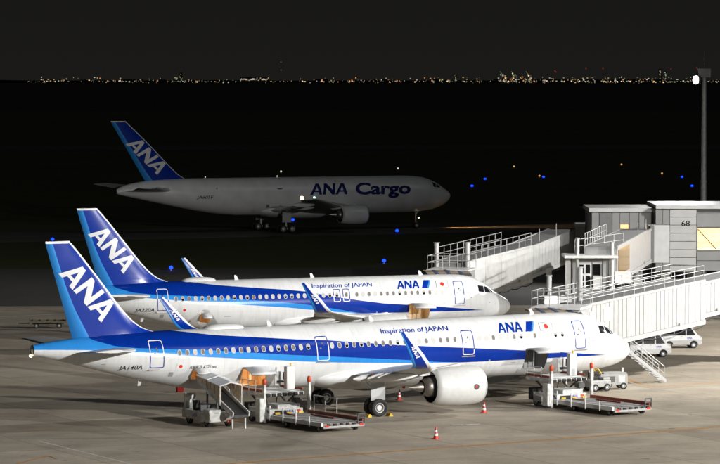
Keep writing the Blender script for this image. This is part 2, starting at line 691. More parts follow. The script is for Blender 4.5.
        for j in range(k):
            F.append((j, j + 1, k + 2 + j, k + 1 + j))
            F.append((o + j, o + k + 1 + j, o + k + 2 + j, o + j + 1))
            F.append((j, o + j, o + j + 1, j + 1))
            F.append((k + 1 + j, k + 2 + j, o + k + 2 + j, o + k + 1 + j))
        F += [(0, k + 1, o + k + 1, o), (k, o + k, o + 2 * k + 1, 2 * k + 1)]
        mi = []
        for j in range(k):
            mi += [1, 0, 0, 0]
        d.add(V, F, mi + [0, 0], True)
        d.build(name, [M_lgrey, M_grey], s.root)
    def wing(s, side):
        c = s.c['wing']
        y = lambda l: -side * l
        mb = MB()
        sec = []
        for (l, le, te, z, t) in c['sec']:
            sec.append(((-le, y(l), z), (-(te - le), 0, -.02 * (te - le)), (0, 0, 1), t))
        us = [0, .015, .05, .12, .25, .4, .55, .7, .72, .85, 1]
        loft(mb, sec, lambda i, ch: us, lambda j: 1 if j < 3 else 0)
        wg = mb.build('wing', [M_wing, M_lgrey], s.root)
        for (l, ln, r) in c['fairings']:
            te = interp([(a[0], a[2]) for a in c['sec']], l)
            z = interp([(a[0], a[3]) for a in c['sec']], l)
            q = MB()
            q.lathe([(-te + ln * .62, .02), (-te + ln * .45, r * .6), (-te + ln * .15, r), (-te - ln * .15, r * .85), (-te - ln * .3, r * .4), (-te - ln * .38, .02)], 'X', 12, 0, True, Matrix.Diagonal((1, 1, 1.5, 1)), (0, y(l), (z - .34) / 1.5))
            q.build('flap_track_fairing', M_lgrey, wg)
        for (l) in c.get('marks', []):
            te = interp([(a[0], a[2]) for a in c['sec']], l)
            z = interp([(a[0], a[3]) for a in c['sec']], l)
            q = MB()
            q.lathe([(0, .01), (0, .09), (.05, .06), (.05, .01)], 'X', 10, 0, False, None, (-te - .06, y(l), z - .12))
            q.build('red_marker', M_red, wg)
        if c.get('winglet'):
            mb = MB()
            W = c['winglet']
            sec = []
            for i, (l, z, le, ch, t) in enumerate(W):
                a, b = W[max(0, i - 1)], W[min(len(W) - 1, i + 1)]
                dl, dz = b[0] - a[0], b[1] - a[1]
                k = math.hypot(dl, dz)
                sec.append(((-le, y(l), z), (-ch, 0, 0), (0, -y(1) * -dz / k * -1 if False else side * dz / k, dl / k), t))
            def cols(i, ch):
                return [0, .02, .06, min(.42, .26 / ch), .5, .62, 1 - .17, 1]
            loft(mb, sec, cols, lambda j: 1 if j < 3 else (2 if j == 6 else 0))
            wl = mb.build('winglet', [M_blue, M_white, M_cyan], wg)
            if c.get('letters'):
                (la, za, sa), (lb, zb, sb) = c['letters']
                polys, wd = ana_polys(1.0, .1)
                vs, fs = polys_to_mesh2d(polys)
                run = Vector((-(sb - sa), 0, zb - za))
                hgt = run.length / wd
                for e in (-1, 1):
                    t = MB()
                    V = []
                    for a, b in vs:
                        z = za + run.z * a / wd
                        x = -sa + run.x * a / wd + hgt * b
                        lat = interp([(k[1], k[0]) for k in W], z)
                        ch = interp([(k[1], k[3]) for k in W], z)
                        V.append((x, y(lat) + e * (.052 * ch + .014), z))
                    t.add(V, fs, 0)
                    t.build('lettering', M_white, wl)
        return wg
    def fin(s):
        c = s.c['fin']
        le = pchip([p[0] for p in c['le']], [p[1] for p in c['le']])
        te = lambda z: interp(c['te'], z)
        s.fle, s.fte = le, te
        zs = sorted(set(list(np.linspace(c['le'][0][0], c['le'][-1][0], 22)) + [p[0] for p in c['le']]))
        mb = MB()
        sec, ws = [], []
        for z in zs:
            sec.append(((-le(z), 0, z), (-(te(z) - le(z)), 0, 0), (0, 1, 0), c['t']))
            ws.append(interp(c['band'], z))
        def cols(i, ch):
            a, b = min(.3, c['edge'] / ch), 1 - ws[i] / ch
            return [0, a * .2, a * .5, a] + [a + (b - a) * k / 5 for k in range(1, 6)] + [1]
        s.fcols = cols
        loft(mb, sec, cols, lambda j: 1 if j < 3 else (2 if j == 8 else 0))
        fn = mb.build('tail_fin', [M_blue, M_white, M_cyan], s.root)
        z1 = zs[-1]
        q = MB()
        q.add([(-le(z1) - .02, 0, z1 + .06)] + [(-le(z1) - (te(z1) - le(z1)) * u, e * (naca(u, c['t']) * (te(z1) - le(z1)) + .012), z) for z in (z1 - .1, z1 + .05) for e in (1, -1) for u in (.02, .1, .3, .6, .98)],
              [(1, 2, 12, 11), (2, 3, 13, 12), (3, 4, 14, 13), (4, 5, 15, 14), (7, 6, 16, 17), (8, 7, 17, 18), (9, 8, 18, 19), (10, 9, 19, 20), (11, 12, 17, 16), (12, 13, 18, 17), (13, 14, 19, 18), (14, 15, 20, 19), (5, 10, 20, 15), (1, 11, 16, 6)], 0, False)
        q.build('fin_cap', M_white, fn)
        # sloping ANA on both faces
        p0, p1, up = c['letters']
        polys, wd = ana_polys(1.0, c.get('shear', .0), gap=.05)
        vs, fs = polys_to_mesh2d(polys)
        vs, fs = slice_2d(vs, fs, .125)
        for side in (1, -1):
            t = MB()
            P = []
            for a, b in vs:
                st = p0[0] + (p1[0] - p0[0]) * a / wd + (up[0]) * b
                z = p0[1] + (p1[1] - p0[1]) * a / wd + (up[1]) * b
                ch = te(z) - le(z)
                u = min(.98, max(.02, (st - le(z)) / ch))
                P.append((-st, -side * (naca(u, c['t']) * ch + .02), z))
            t.add(P, fs, 0)
            t.build('lettering', M_white, fn)
    def stabiliser(s, side):
        mb = MB()
        sec = [((-le, -side * l, z), (-(te - le), 0, 0), (0, 0, 1), .1) for (l, le, te, z) in s.c['stab']]
        us = [0, .02, .06, .15, .3, .5, .7, .72, .86, 1]
        loft(mb, sec, lambda i, ch: us, lambda j: 1 if j < 2 else 0)
        mb.build('stabiliser', [s.c.get('stab_mat', M_wing), M_lgrey], s.root)
    def engine(s, side):
        e = s.c['engine']
        y, z, s0, r, ln = -side * e['lat'], e['z'], e['s0'], e['r'], e['len']
        k = r / 1.33
        o = (-s0, y, z)
        mb = MB()
        pr = [(-.9 * k, .96 * k), (-.15, .98 * k), (-.03, 1.04 * k), (0, 1.10 * k), (-.05, 1.16 * k), (-.2, 1.22 * k), (-.18 * ln, 1.30 * k), (-.4 * ln, r), (-.7 * ln, 1.29 * k), (-.88 * ln, 1.2 * k), (-ln, 1.09 * k), (-ln + .02, 1.05 * k), (-.8 * ln, 1.08 * k), (-.62 * ln, .98 * k), (-.6 * ln, .5 * k)]
        mb.lathe(pr, 'X', 40, [1, 2, 2, 2, 2, 0, 0, 0, 0, 0, 0, 3, 3, 3], True, None, o)
        en = mb.build('engine', [e.get('mat', M_lgrey), M_dgrey, M_galv, M_void], s.root)
        q = MB()
        q.lathe([(-.62 * ln, .74 * k), (-ln - .1, .66 * k), (-ln - .62 * k, .50 * k), (-ln - .60 * k, .44 * k), (-ln - .2, .42 * k)], 'X', 28, [1, 0, 0, 2], True, None, o)
        q.build('core_nozzle', [M_metal, M_dgrey, M_void], en)
        q = MB()
        q.lathe([(-ln - .2, .40 * k), (-ln - .7 * k, .34 * k), (-ln - 1.15 * k, .17 * k), (-ln - 1.6 * k, .02)], 'X', 24, 0, True, None, o)
        q.build('exhaust_cone', M_metal, en)
        q = MB()                                     # fan: disc of blades and spinner
        q.lathe([(-.35 * k, .02), (-.55 * k, .16 * k), (-.85 * k, .30 * k)], 'X', 20, 1, True, None, o)
        for b in range(18):
            t = 2 * math.pi * b / 18
            M = Matrix.Translation(o) @ Matrix.Rotation(t, 4, 'X')
            q.add([(-.72 * k, -.05, .28 * k), (-.86 * k, .06, .28 * k), (-.86 * k, .12 * k, .94 * k), (-.66 * k, -.12 * k, .94 * k)], [(0, 1, 2, 3)], 0, False, M)
        q.build('fan', [M_dgrey, M_grey], en)
        q = MB()                                     # pylon from nacelle to wing
        a, b, zt = e['pylon']
        hw = .16
        P = [(-a, z + r * .75), (-a - .5, z + r + .12), (-(a + b) / 2, zt + .05), (-b + .6, zt - .05), (-b, zt - .25), (-b + 1.0, z + r * .55)]
        q.prism(P, y - hw, y + hw, 0)
        q.build('pylon', M_lgrey, en, .03)
        for m in e.get('marks', []):
            t = MB()                                 # round emblem on the cowl
            ds, ang, rr = m
            R0 = interp([(-p[0], p[1]) for p in pr[3:11]], ds) + .012
            for j, (ra, mi) in enumerate(((rr, 0), (rr * .4, 1))):
                vs = []
                for q2 in range(16):
                    tt = 2 * math.pi * q2 / 16
                    an = ang + ra * math.sin(tt) / R0
                    xx = ds + ra * math.cos(tt)
                    RR = interp([(-p[0], p[1]) for p in pr[3:11]], xx) + .014 + .006 * j
                    vs.append((-s0 - xx, y - side * RR * math.cos(an), z + RR * math.sin(an)))
                t.add(vs, [tuple(range(16))], mi)
            t.build('emblem', [M_dgrey, M_red], en)
    def gear(s):
        for (st, l, zt, r, wd, offs, name, door) in s.c['gear']:
            mb = MB()
            rw = r
            if name == 'nose_gear':
                r = r - s.c.get('nose_drop', 0)
            mb.tube((-st, -l, zt), (-st, -l, r), .16 if wd > .3 else .1, .13 if wd > .3 else .08, 12)
            ys = sorted(set(o[1] for o in offs))
            xs = sorted(set(o[0] for o in offs))
            for x in xs:
                mb.tube((-st + x, -l + min(ys), r), (-st + x, -l + max(ys), r), .09, n=10)
            if len(xs) > 1:
                mb.tube((-st + xs[0], -l, r), (-st + xs[-1], -l, r), .13, n=10)
            mb.tube((-st, -l, zt - .7), (-st + .75, -l, zt), .06, n=8)
            mb.tube((-st, -l, zt * .55), (-st, -l * .35, zt), .06, n=8)
            g = mb.build(name, M_lgrey, s.root)
            for (dx, dy) in offs:
                wheel(g, (-st + dx, -l + dy, r), rw, wd)
            if door:
                q = MB()
                sg = 1 if l > 0 else -1
                for (a, b, c, d) in door:
                    q.prism([(-st + a, c), (-st + b, c), (-st + b, d), (-st + a, d)], -l - sg * .34, -l - sg * .28, 0)
                q.build('gear_door', M_wing, g, .02)
    # ---- paint and fittings
    def windows(s, rows):
        def mesh(shade):
            q = MB()
            def oval(a, b, y, n=14):
                return [(math.copysign(abs(math.cos(t)) ** .8, math.cos(t)) * a, y, math.copysign(abs(math.sin(t)) ** .8, math.sin(t)) * b) for t in [2 * math.pi * k / n for k in range(n)]]
            n = 14
            A, B, Cc = oval(.15, .21, 0), oval(.14, .20, -.012), oval(.112, .172, -.008)
            q.add(A + B + Cc, [(k, (k + 1) % n, n + (k + 1) % n, n + k) for k in range(n)] + [(n + k, n + (k + 1) % n, 2 * n + (k + 1) % n, 2 * n + k) for k in range(n)], 0)
            O = oval(.115, .175, -.002)
            if shade == 1:
                q.add(O, [tuple(range(n))], 1)
            else:                                    # shade part way down
                q.add(O, [tuple(range(0, n // 2 + 1))], 1)
                q.add(O, [tuple([0] + list(range(n // 2, n)))], 2)
            return q.mesh('window', [M_wframe, [M_half, M_shade, M_half][shade], M_glass])
        ms = [mesh(0), mesh(1), mesh(2)]
        ms[0].materials[1] = M_glass2
        ms[0].materials[2] = M_glass2
        for (a, b, z) in rows:
            k = int(round(abs(b - a) / .533))
            for i in range(k + 1):
                st = a + (b - a) * i / max(k, 1)
                o = link('window', ms[random.choices((0, 1, 2), (4, 3, 3))[0]], s.root)
                p = s.skin(st, z, .002)
                o.location = p
                dy = s.lat(st + .2, z) - s.lat(st - .2, z)
                o.rotation_euler = (-s.tilt(st, z), 0, math.atan2(dy, .4) * -1 if False else math.atan2(dy, .4))
    def on_blue(s, st, z):
        c = s.c
        if not c['top']:
            return False
        return interp(c['bot'], st) < z < interp(c['top'], st)
    def door(s, s0, s1, z0, z1, sill=True, name='door', small=True):
        r = .14
        P = []
        for (cx, cz, a0) in ((s1 - r, z1 - r, 0), (s0 + r, z1 - r, 90), (s0 + r, z0 + r, 180), (s1 - r, z0 + r, 270)):
            for k in range(5):
                t = R(a0 + k * 22.5)
                P.append((cx + r * math.cos(t), cz + r * math.sin(t), math.cos(t), math.sin(t)))
        Q = []
        for i in range(len(P)):                       # long sides cut so that they follow the skin
            a, b = P[i], P[(i + 1) % len(P)]
            n = max(1, int(math.hypot(b[0] - a[0], b[1] - a[1]) / .12))
            for k in range(n):
                Q.append(tuple(a[j] + (b[j] - a[j]) * k / n for j in range(4)))
        wd = s.c.get('door_line', .055)
        mb = MB()
        V, F, M = [], [], []
        n = len(Q)
        for (x, z, nx, nz) in Q:
            V += [s.skin(x, z, .014), s.skin(x - nx * wd, z - nz * wd, .014)]
        for i in range(n):
            j = (i + 1) % n
            F.append((2 * i, 2 * j, 2 * j + 1, 2 * i + 1))
            M.append(1 if s.on_blue(Q[i][0], Q[i][1]) else 0)
        mb.add(V, F, M)
        d = mb.build(name, [M_blue, M_white], s.root)
        q = MB()
        zc = (z0 + z1) / 2
        cx = (s0 + s1) / 2
        if small:
            for (a, b, c2, dz) in ((cx, zc + .34, .06, .08), (cx + .16, zc + .04, .08, .04), (cx - .1, zc + .2, .035, .03)):
                vs = [s.skin(a + c2 * math.cos(t), b + dz * math.sin(t), .016) for t in [2 * math.pi * k / 12 for k in range(12)]]
                q.add(vs, [tuple(range(12))], 0)
            q.build('door_window', M_dgrey, d)
        if sill:
            q = MB()
            a, b = s.skin(s0 - .06, z0 - .1, .02), s.skin(s1 + .06, z0 - .1, .02)
            q.box(((a.x + b.x) / 2, (a.y + b.y) / 2 , a.z), (abs(a.x - b.x), .06, .07), 0, None, 0)
            q.build('door_sill', M_metal, d)
    def text(s, name, vs, fs, st, z0, material, e=.015, drop=0.0):
        """lay 2D lettering on the right-hand skin; reading direction runs towards the nose"""
        vs, fs = slice_2d(vs, fs, .1)
        t = MB()
        P = [s.skin(st - a, s.arc_z(st - a, z0, b), e) for a, b in vs]
        t.add(P, fs, 0)
        return t.build(name, material, s.root)
    def patch(s, name, quads, material, e=.012, n=4, parent=None):
        """(s,z) four-sided patches laid on the skin"""
        t = MB()
        for q in quads:
            V = []
            for i in range(n + 1):
                for j in range(n + 1):
                    u, v = i / n, j / n
                    a = [(q[0][k] * (1 - u) + q[1][k] * u) * (1 - v) + (q[3][k] * (1 - u) + q[2][k] * u) * v for k in (0, 1)]
                    V.append(s.skin(a[0], a[1], e))
            t.add(V, [(i * (n + 1) + j, (i + 1) * (n + 1) + j, (i + 1) * (n + 1) + j + 1, i * (n + 1) + j + 1) for i in range(n) for j in range(n)], 0, True)
        return t.build(name, material, parent or s.root)
    def flag(s, st, z, wd, h, border=True):
        sh = .12 * h
        f = s.patch('flag', [((st, z), (st - wd, z), (st - wd - sh, z + h), (st - sh, z + h))], M_white, .016)
        if border:
            t = MB()
            Q = [(st, z), (st - wd, z), (st - wd - sh, z + h), (st - sh, z + h)]
            for i in range(4):
                a, b = Q[i], Q[(i + 1) % 4]
                for k in range(3):
                    p0 = [a[j] + (b[j] - a[j]) * k / 3 for j in (0, 1)]
                    p1 = [a[j] + (b[j] - a[j]) * (k + 1) / 3 for j in (0, 1)]
                    t.tube(s.skin(*p0, .018), s.skin(*p1, .018), .012, n=4)
            t.build('flag_border', M_dgrey, f)
        t = MB()
        cs, cz, r = st - wd / 2 - sh / 2, z + h / 2, h * .3
        V = [s.skin(cs + r * math.cos(k * math.pi / 9), cz + r * math.sin(k * math.pi / 9), .026) for k in range(18)]
        t.add(V, [tuple(range(18))], 0)
        t.build('flag_disc', mat('flag_red', (.72, .03, .02), .35), f)
    def antenna(s, st, h=.35, ch=.35):
        z = s.ft(st)
        q = MB()
        q.hexa([(-st, -.025, z - .05), (-st, .025, z - .05), (-st - ch, .02, z - .05), (-st - ch, -.02, z - .05),
                (-st - ch * .7, -.012, z + h), (-st - ch * .7, .012, z + h), (-st - ch * 1.15, .01, z + h), (-st - ch * 1.15, -.01, z + h)])
        q.build('antenna', M_white, s.root)

def airbus(root, L, holes, lits, shift):
    """single-aisle twin; L overall length, shift moves wing and doors for the shorter body"""
    d = L - 44.51
    fus = [(0, 3.10, 3.16, .02), (.04, 2.94, 3.36, .22), (.15, 2.76, 3.55, .42), (.5, 2.48, 3.86, .78), (1.0, 2.25, 4.16, 1.08), (1.6, 2.08, 4.50, 1.34), (2.2, 1.97, 4.98, 1.53), (3.0, 1.87, 5.46, 1.72),
           (4.0, 1.80, 5.78, 1.88), (5.0, 1.78, 5.90, 1.95), (6.0, 1.78, 5.92, 1.975), (L - 14.5, 1.78, 5.92, 1.975), (L - 12, 1.93, 5.92, 1.955), (L - 10, 2.22, 5.92, 1.87), (L - 8, 2.62, 5.90, 1.69),
           (L - 6, 3.12, 5.85, 1.43), (L - 4, 3.68, 5.75, 1.09), (L - 2, 4.22, 5.6, .73), (L - .6, 4.58, 5.44, .46), (L, 4.70, 5.36, .34)]
    k = lambda st: st + d if st > 26 else (st if st < 12 else 12 + (st - 12) * (14 + d) / 14)
    top = [(0, 2.9), (2.6, 2.96), (6.8, 3.39), (11.6, 3.79), (14.4, 4.02), (19.2, 4.40), (24.3, 4.92), (26.5, 5.07), (32.4, 5.58), (35, 5.93), (36, 6.3), (44.5, 6.3)]
    mid = [(0, 2.9), (14.0, 2.98), (16, 3.12), (19.25, 3.44), (24.5, 3.89), (26.7, 4.06), (33.7, 4.74), (37.8, 4.97), (39.3, 5.15), (40.6, 5.55), (41.6, 6.4), (44.5, 6.6)]
    bot = [(0, 2.98), (14.3, 3.0), (19.25, 3.20), (24.46, 3.49), (26.66, 3.67), (33.8, 4.28), (37.85, 4.66), (40.5, 4.93), (43.1, 5.04), (44.5, 5.08)]
    top, mid, bot = ([(k(a), b) for a, b in T] for T in (top, mid, bot))
    w = shift
    cfg = dict(L=L, fus=fus, top=top, mid=mid, bot=bot, holes=holes, tail_light=True, nose_drop=(16.9 + shift) * math.tan(R(.33)),
        fairing=(14.6 + w, 25.6 + w, 2.12, 1.0, 2.42),
        wing=dict(sec=[(0.6, 15.9 + w, 22.8 + w, 2.55, .15), (1.9, 16.5 + w, 22.8 + w, 2.66, .14), (6.4, 19.1 + w, 23.0 + w, 3.10, .12), (11.5, 21.95 + w, 24.8 + w, 3.68, .11), (16.4, 24.75 + w, 26.25 + w, 4.32, .105)],
            fairings=[(4.6, 3.0, .2), (7.9, 3.2, .22), (11.4, 2.9, .2)], marks=[5.2, 6.6, 8.6],
            winglet=[(16.4, 4.32, 24.75 + w, 1.5, .105), (16.85, 4.40, 25.0 + w, 1.38, .10), (17.25, 4.56, 25.28 + w, 1.25, .095), (17.5, 4.85, 25.6 + w, 1.12, .09), (17.65, 5.3, 26.0 + w, .95, .085), (17.78, 6.0, 26.65 + w, .68, .08), (17.88, 6.62, 27.22 + w, .46, .08), (17.9, 6.72, 27.32 + w, .36, .06)],
            letters=((17.62, 5.80, 26.98 + w), (17.45, 5.02, 26.46 + w))),
        fin=dict(le=[(5.55, 34.6 + d), (5.80, 35.6 + d), (5.92, 36.2 + d), (6.12, 36.8 + d), (6.5, 37.4 + d), (7.0, 37.93 + d), (9.5, 39.95 + d), (11.5, 41.57 + d), (11.84, 41.88 + d)],
                 te=[(5.0, 41.6 + d), (5.81, 41.83 + d), (11.9, 43.6 + d)], t=.10, edge=.16, band=[(5.5, 1.2), (5.9, 1.1), (7.5, .72), (9, .55), (11.9, .47)],
                 letters=((42.70 + d, 9.82), (39.75 + d, 6.50), (-1.15, .94)), shear=.12),
        stab=[(.5, L - 7.2, L - 2.7, 4.78), (1.0, L - 6.8, L - 2.6, 4.82), (6.2, L - 3.6, L - 1.7, 5.28)],
        engine=dict(lat=5.75, z=1.93, s0=15.25 + w, r=1.32, len=3.75, pylon=(16.4 + w, 20.6 + w, 3.1), marks=[(.95, -.02, .2)]),
        gear=[(21.97 + w, 3.795, 2.7, .585, .42, [(0, -.46), (0, .46)], 'main_gear', [(-.5, .55, 1.05, 2.75)]), (21.97 + w, -3.795, 2.7, .585, .42, [(0, -.46), (0, .46)], 'main_gear', [(-.5, .55, 1.05, 2.75)]),
              (5.07, 0, 2.2, .38, .24, [(0, -.25), (0, .25)], 'nose_gear', None)])
    cfg['livery'] = livery_material('airliner_livery_%d' % int(L), L, top, mid, bot)
    j = Jet(cfg, root)
    j.fuselage()
    for h, (lin, lit, ang, nm) in zip(holes, lits):
        j.hold(h, lin, lit, ang, nm)
    for sd in (1, -1):
        j.wing(sd)
        j.stabiliser(sd)
        j.engine(sd)
    j.fin()
    j.gear()
    # flight-deck glazing
    for side_q in ([((3.32, 4.52), (2.80, 4.44), (2.72, 4.93), (3.28, 5.02))], [((2.72, 4.43), (2.10, 4.36), (2.30, 4.80), (2.65, 4.92))], [((2.02, 4.36), (1.72, 4.36), (1.98, 4.71), (2.22, 4.80))]):
        j.patch('flight_deck_window', side_q, M_glass, .01)
    for a in (7.6, L * .45, L * .62):
        j.antenna(a)
    for a, hh in ((L * .16, .22), (L * .30, .2), (L * .70, .3), (L * .83, .3)):      # drain masts and blade aerials below
        zb = j.fb(a)
        q = MB()
        q.hexa([(-a, -.02, zb + .05), (-a, .02, zb + .05), (-a - .3, .02, zb + .05), (-a - .3, -.02, zb + .05), (-a - .16, -.01, zb - hh), (-a - .16, .01, zb - hh), (-a - .34, .01, zb - hh), (-a - .34, -.01, zb - hh)])
        q.build('drain_mast', M_lgrey, root)
    q = MB()                                             # satellite aerial hump on the roof
    sc, hl, hw2, hh2 = L * .70 if L > 40 else L * .71, 1.5, .6, .34
    zt_ = j.ft(sc) - .06
    V, Fc = [], []
    for i in range(15):
        u = -1 + 2 * i / 14
        kk = max(0.0, 1 - abs(u) ** 2.4) ** .5
        for m_ in range(13):
            an = math.pi * m_ / 12
            V.append((-sc - u * hl, hw2 * kk ** .7 * math.cos(an), zt_ + hh2 * kk * math.sin(an)))
    for i in range(14):
        for m_ in range(12):
            Fc.append((i * 13 + m_, i * 13 + m_ + 1, (i + 1) * 13 + m_ + 1, (i + 1) * 13 + m_))
    q.add(V, Fc, 0, True)
    q.build('roof_radome', M_white, root)
    lb = MB()
    lb.lathe([(1.78 - .16, .01), (1.78 - .12, .09), (1.78 + .02, .11)], 'Z', 12, 0, True, None, (-L * .40, 0, -.35))
    lb.build('beacon', M_red, root)
    for (a, z, ww, hh) in ((3.75, 4.35, .16, .05), (3.65, 4.62, .05, .12), (4.05, 4.05, .1, .1), (2.35, 3.6, .09, .09), (6.6, 3.0, .3, .05), (10.3, 2.8, .34, .05), (12.2, 3.05, .12, .12), (L * .66, 3.1, .5, .06), (L * .80, 3.2, .3, .3), (L * .74, 2.75, .2, .2), (L * .90, 4.0, .25, .05)):
        j.patch('service_panel', [((a + ww / 2, z - hh / 2), (a - ww / 2, z - hh / 2), (a - ww / 2, z + hh / 2), (a + ww / 2, z + hh / 2))], M_grey, .008, 2)
    return j

H321 = [(7.65, 9.45, 2.25, 3.62), (28.9, 30.7, 2.2, 3.36), (33.3, 34.2, 2.75, 3.42)]
TH321, TH320 = R(27.73), R(17.83)
N321, N320 = Vector((18.70, 227.0)), Vector((12.44, 270.7))
SQUAT = R(.33)                                        # parked slightly nose-high
r321 = thing('airliner', 'nearest white and blue twin jet airliner with both cargo doors open, JA140A', 'airplane', (N321.x, N321.y, 21.97 * math.tan(SQUAT)), TH321, 'parked blue and white airliners')
r321.rotation_euler = (0, -SQUAT, TH321)
j321 = airbus(r321, 44.51, H321, [(M_grey, 0, R(112), 'cargo_door'), (M_tan, 13, R(106), 'cargo_door'), (M_tan, 6, R(100), 'bulk_door')], 0.0)
j321.windows([(35.1, 25.9, 4.58), (24.15, 14.9, 4.58), (13.0, 6.5, 4.58)])
j321.door(4.66, 5.52, 3.55, 5.42)
j321.door(13.46, 14.36, 3.52, 5.14)
j321.door(24.4, 25.3, 3.62, 5.2)
j321.door(36.15, 37.1, 3.66, 5.42)
def fuselage_words(j, s_ana, s_insp, reg, reg_s, typ, typ_s, z=4.86, flag_s=8.15):
    p, wd = ana_polys(.86, .18, 1.0, .05)
    k = 2.05 / wd
    vs, fs = polys_to_mesh2d([[(a * k, b) for a, b in q] for q in p])
    j.text('airline_name', vs, fs, s_ana, z, M_blue)
    j.text('airline_slash', [(0, 0), (.46, 0), (.80, .86), (.34, .86)], [(0, 1, 2, 3)], s_ana - 2.12, z, M_blue)
    j.text('airline_slash', [(.48, 0), (.60, 0), (.94, .86), (.82, .86)], [(0, 1, 2, 3)], s_ana - 2.12, z, M_cyan)
    vs, fs = font_mesh('Inspiration of JAPAN', .42, .012, .1, 5.1)
    for vs, fs in split_words(vs, fs, .2):
        j.text('slogan_word', vs, fs, s_insp, 5.18, M_blue)
    vs, fs = font_mesh(reg, .31, .010, .2, 1.5)
    j.text('registration', vs, fs, reg_s, 3.62, M_black)
    if typ:
        vs, fs = font_mesh(typ, .22, .008, .2, 1.9)
        j.text('type_name', vs, fs, typ_s, 3.52, M_black)
    j.flag(flag_s, z + .02, 1.0, .52)
fuselage_words(j321, 11.45, 20.3, 'JA140A', 39.05, 'AIRBUS A321neo', 34.45)
j321.flag(35.32, 3.52, .52, .38, False)

H320 = [(7.65, 9.45, 2.25, 3.62), (26.2, 27.0, 2.6, 3.3)]
r320 = thing('airliner', 'second white and blue airliner parked behind the nearest one, JA220A', 'airplane', (N320.x, N320.y, 17.7 * math.tan(SQUAT)), TH320, 'parked blue and white airliners')
r320.rotation_euler = (0, -SQUAT, TH320)
j320 = airbus(r320, 37.57, H320, [(M_curtain, 7, R(108), 'cargo_door'), (M_tan, 5, R(100), 'bulk_door')], -4.27)
j320.windows([(29.0, 16.2, 4.58), (15.6, 15.6, 4.58), (14.8, 14.8, 4.58), (13.9, 6.6, 4.58)])
j320.door(4.66, 5.52, 3.55, 5.42)
j320.door(15.3, 15.9, 4.02, 5.05, False, 'overwing_exit', False)
j320.door(14.5, 15.1, 4.02, 5.05, False, 'overwing_exit', False)
j320.door(29.6, 30.5, 3.66, 5.40)
fuselage_words(j320, 10.4, 17.6, 'JA220A', 32.2, None, 0, 4.92, 7.0)
j320.flag(28.6, 3.5, .5, .38, False)

# ---- freighter taxiing behind
r767 = thing('cargo_airliner', 'dim white cargo airliner with blue tail taxiing in the dark behind', 'airplane', (13.3, 485.0, 0), R(24.5))
L7 = 52.6
M_fwhite = mat('freighter_white', (.74, .74, .73), .35, var=.12, vscale=.6)
cfg = dict(L=L7, top=None, mid=None, bot=None, holes=[], tail_light=False, livery=M_fwhite,
    fus=[(0, 4.72, 4.82, .03), (.05, 4.55, 5.02, .3), (.3, 4.15, 5.35, .75), (1.0, 3.55, 5.85, 1.28), (2.0, 3.1, 6.5, 1.75), (3.0, 2.82, 7.05, 2.05), (4.5, 2.6, 7.55, 2.32), (6.5, 2.46, 7.8, 2.48), (9, 2.43, 7.85, 2.515),
         (L7 - 19, 2.43, 7.85, 2.515), (L7 - 15, 2.75, 7.85, 2.45), (L7 - 11, 3.4, 7.84, 2.2), (L7 - 8, 4.0, 7.78, 1.85), (L7 - 5, 4.65, 7.6, 1.4), (L7 - 2.5, 5.2, 7.25, .98), (L7 - .8, 5.55, 6.8, .62), (L7, 5.8, 6.4, .34)],
    fairing=(15.5, 31.5, 2.65, 1.2, 3.0),
    wing=dict(sec=[(.8, 16.0, 28, 3.2, .14), (2.5, 17.2, 28, 3.35, .14), (8.2, 21.2, 28.0, 3.95, .12), (16, 26.7, 31.0, 4.75, .11), (23.8, 32.2, 34.3, 5.6, .10)],
              fairings=[(5.5, 4, .28), (10, 4, .26), (16, 3.4, .24)], marks=[]),
    fin=dict(le=[(7.3, 40.6), (7.7, 41.9), (8.4, 43.1), (9.5, 44.3), (12.83, 47.65), (16.05, 51.1)], te=[(6.2, 47.4), (16.05, 53.4)], t=.10, edge=.2, band=[(6.5, 1.3), (9, .9), (16, .6)],
             letters=((51.2, 12.85), (46.3, 8.25), (-1.75, 1.2)), shear=.1),
    stab=[(.6, L7 - 8.4, L7 - 2.0, 6.2), (1.4, L7 - 7.8, L7 - 1.9, 6.25), (9.2, L7 - 2.6, L7 + .2, 6.9)],
    engine=dict(lat=7.9, z=2.6, s0=17.3, r=1.42, len=4.1, pylon=(18.4, 23.4, 3.8), mat=M_fwhite),
    gear=[(28.4, 4.65, 3.2, .57, .42, [(-.7, -.55), (-.7, .55), (.7, -.55), (.7, .55)], 'main_gear', [(-.7, .7, 1.5, 3.0)]), (28.4, -4.65, 3.2, .57, .42, [(-.7, -.55), (-.7, .55), (.7, -.55), (.7, .55)], 'main_gear', [(-.7, .7, 1.5, 3.0)]),
          (5.6, 0, 2.8, .47, .3, [(0, -.3), (0, .3)], 'nose_gear', None)])
j7 = Jet(cfg, r767)
j7.fuselage()
for sd in (1, -1):
    j7.wing(sd)
    j7.stabiliser(sd)
    j7.engine(sd)
j7.fin()
j7.gear()
polys, wd = ana_polys(1.75, .2, 1.0, .05)
vs, fs = polys_to_mesh2d(polys)
j7.text('airline_name', [(a * 6.3 / wd, b) for a, b in vs], fs, 23.7, 5.3, M_logo)
vs, fs = font_mesh('Cargo', 1.72, .035, .12, 8.9)
j7.text('cargo_name', vs, fs, 16.5, 5.3, M_logo)
vs, fs = font_mesh('JA605F', .42, .012, .2, 2.4)
j7.text('registration', vs, fs, 41.2, 5.0, M_black)
j7.patch('flight_deck_window', [((3.55, 6.2), (2.95, 6.1), (2.92, 6.62), (3.5, 6.85))], M_glass, .01)
j7.patch('flight_deck_window', [((2.85, 6.08), (2.2, 6.0), (2.45, 6.42), (2.8, 6.6))], M_glass, .01)
j7.patch('stencil_mark', [((28.6, 6.15), (28.1, 6.15), (27.8, 6.35), (28.9, 6.35))], M_dgrey, .012)
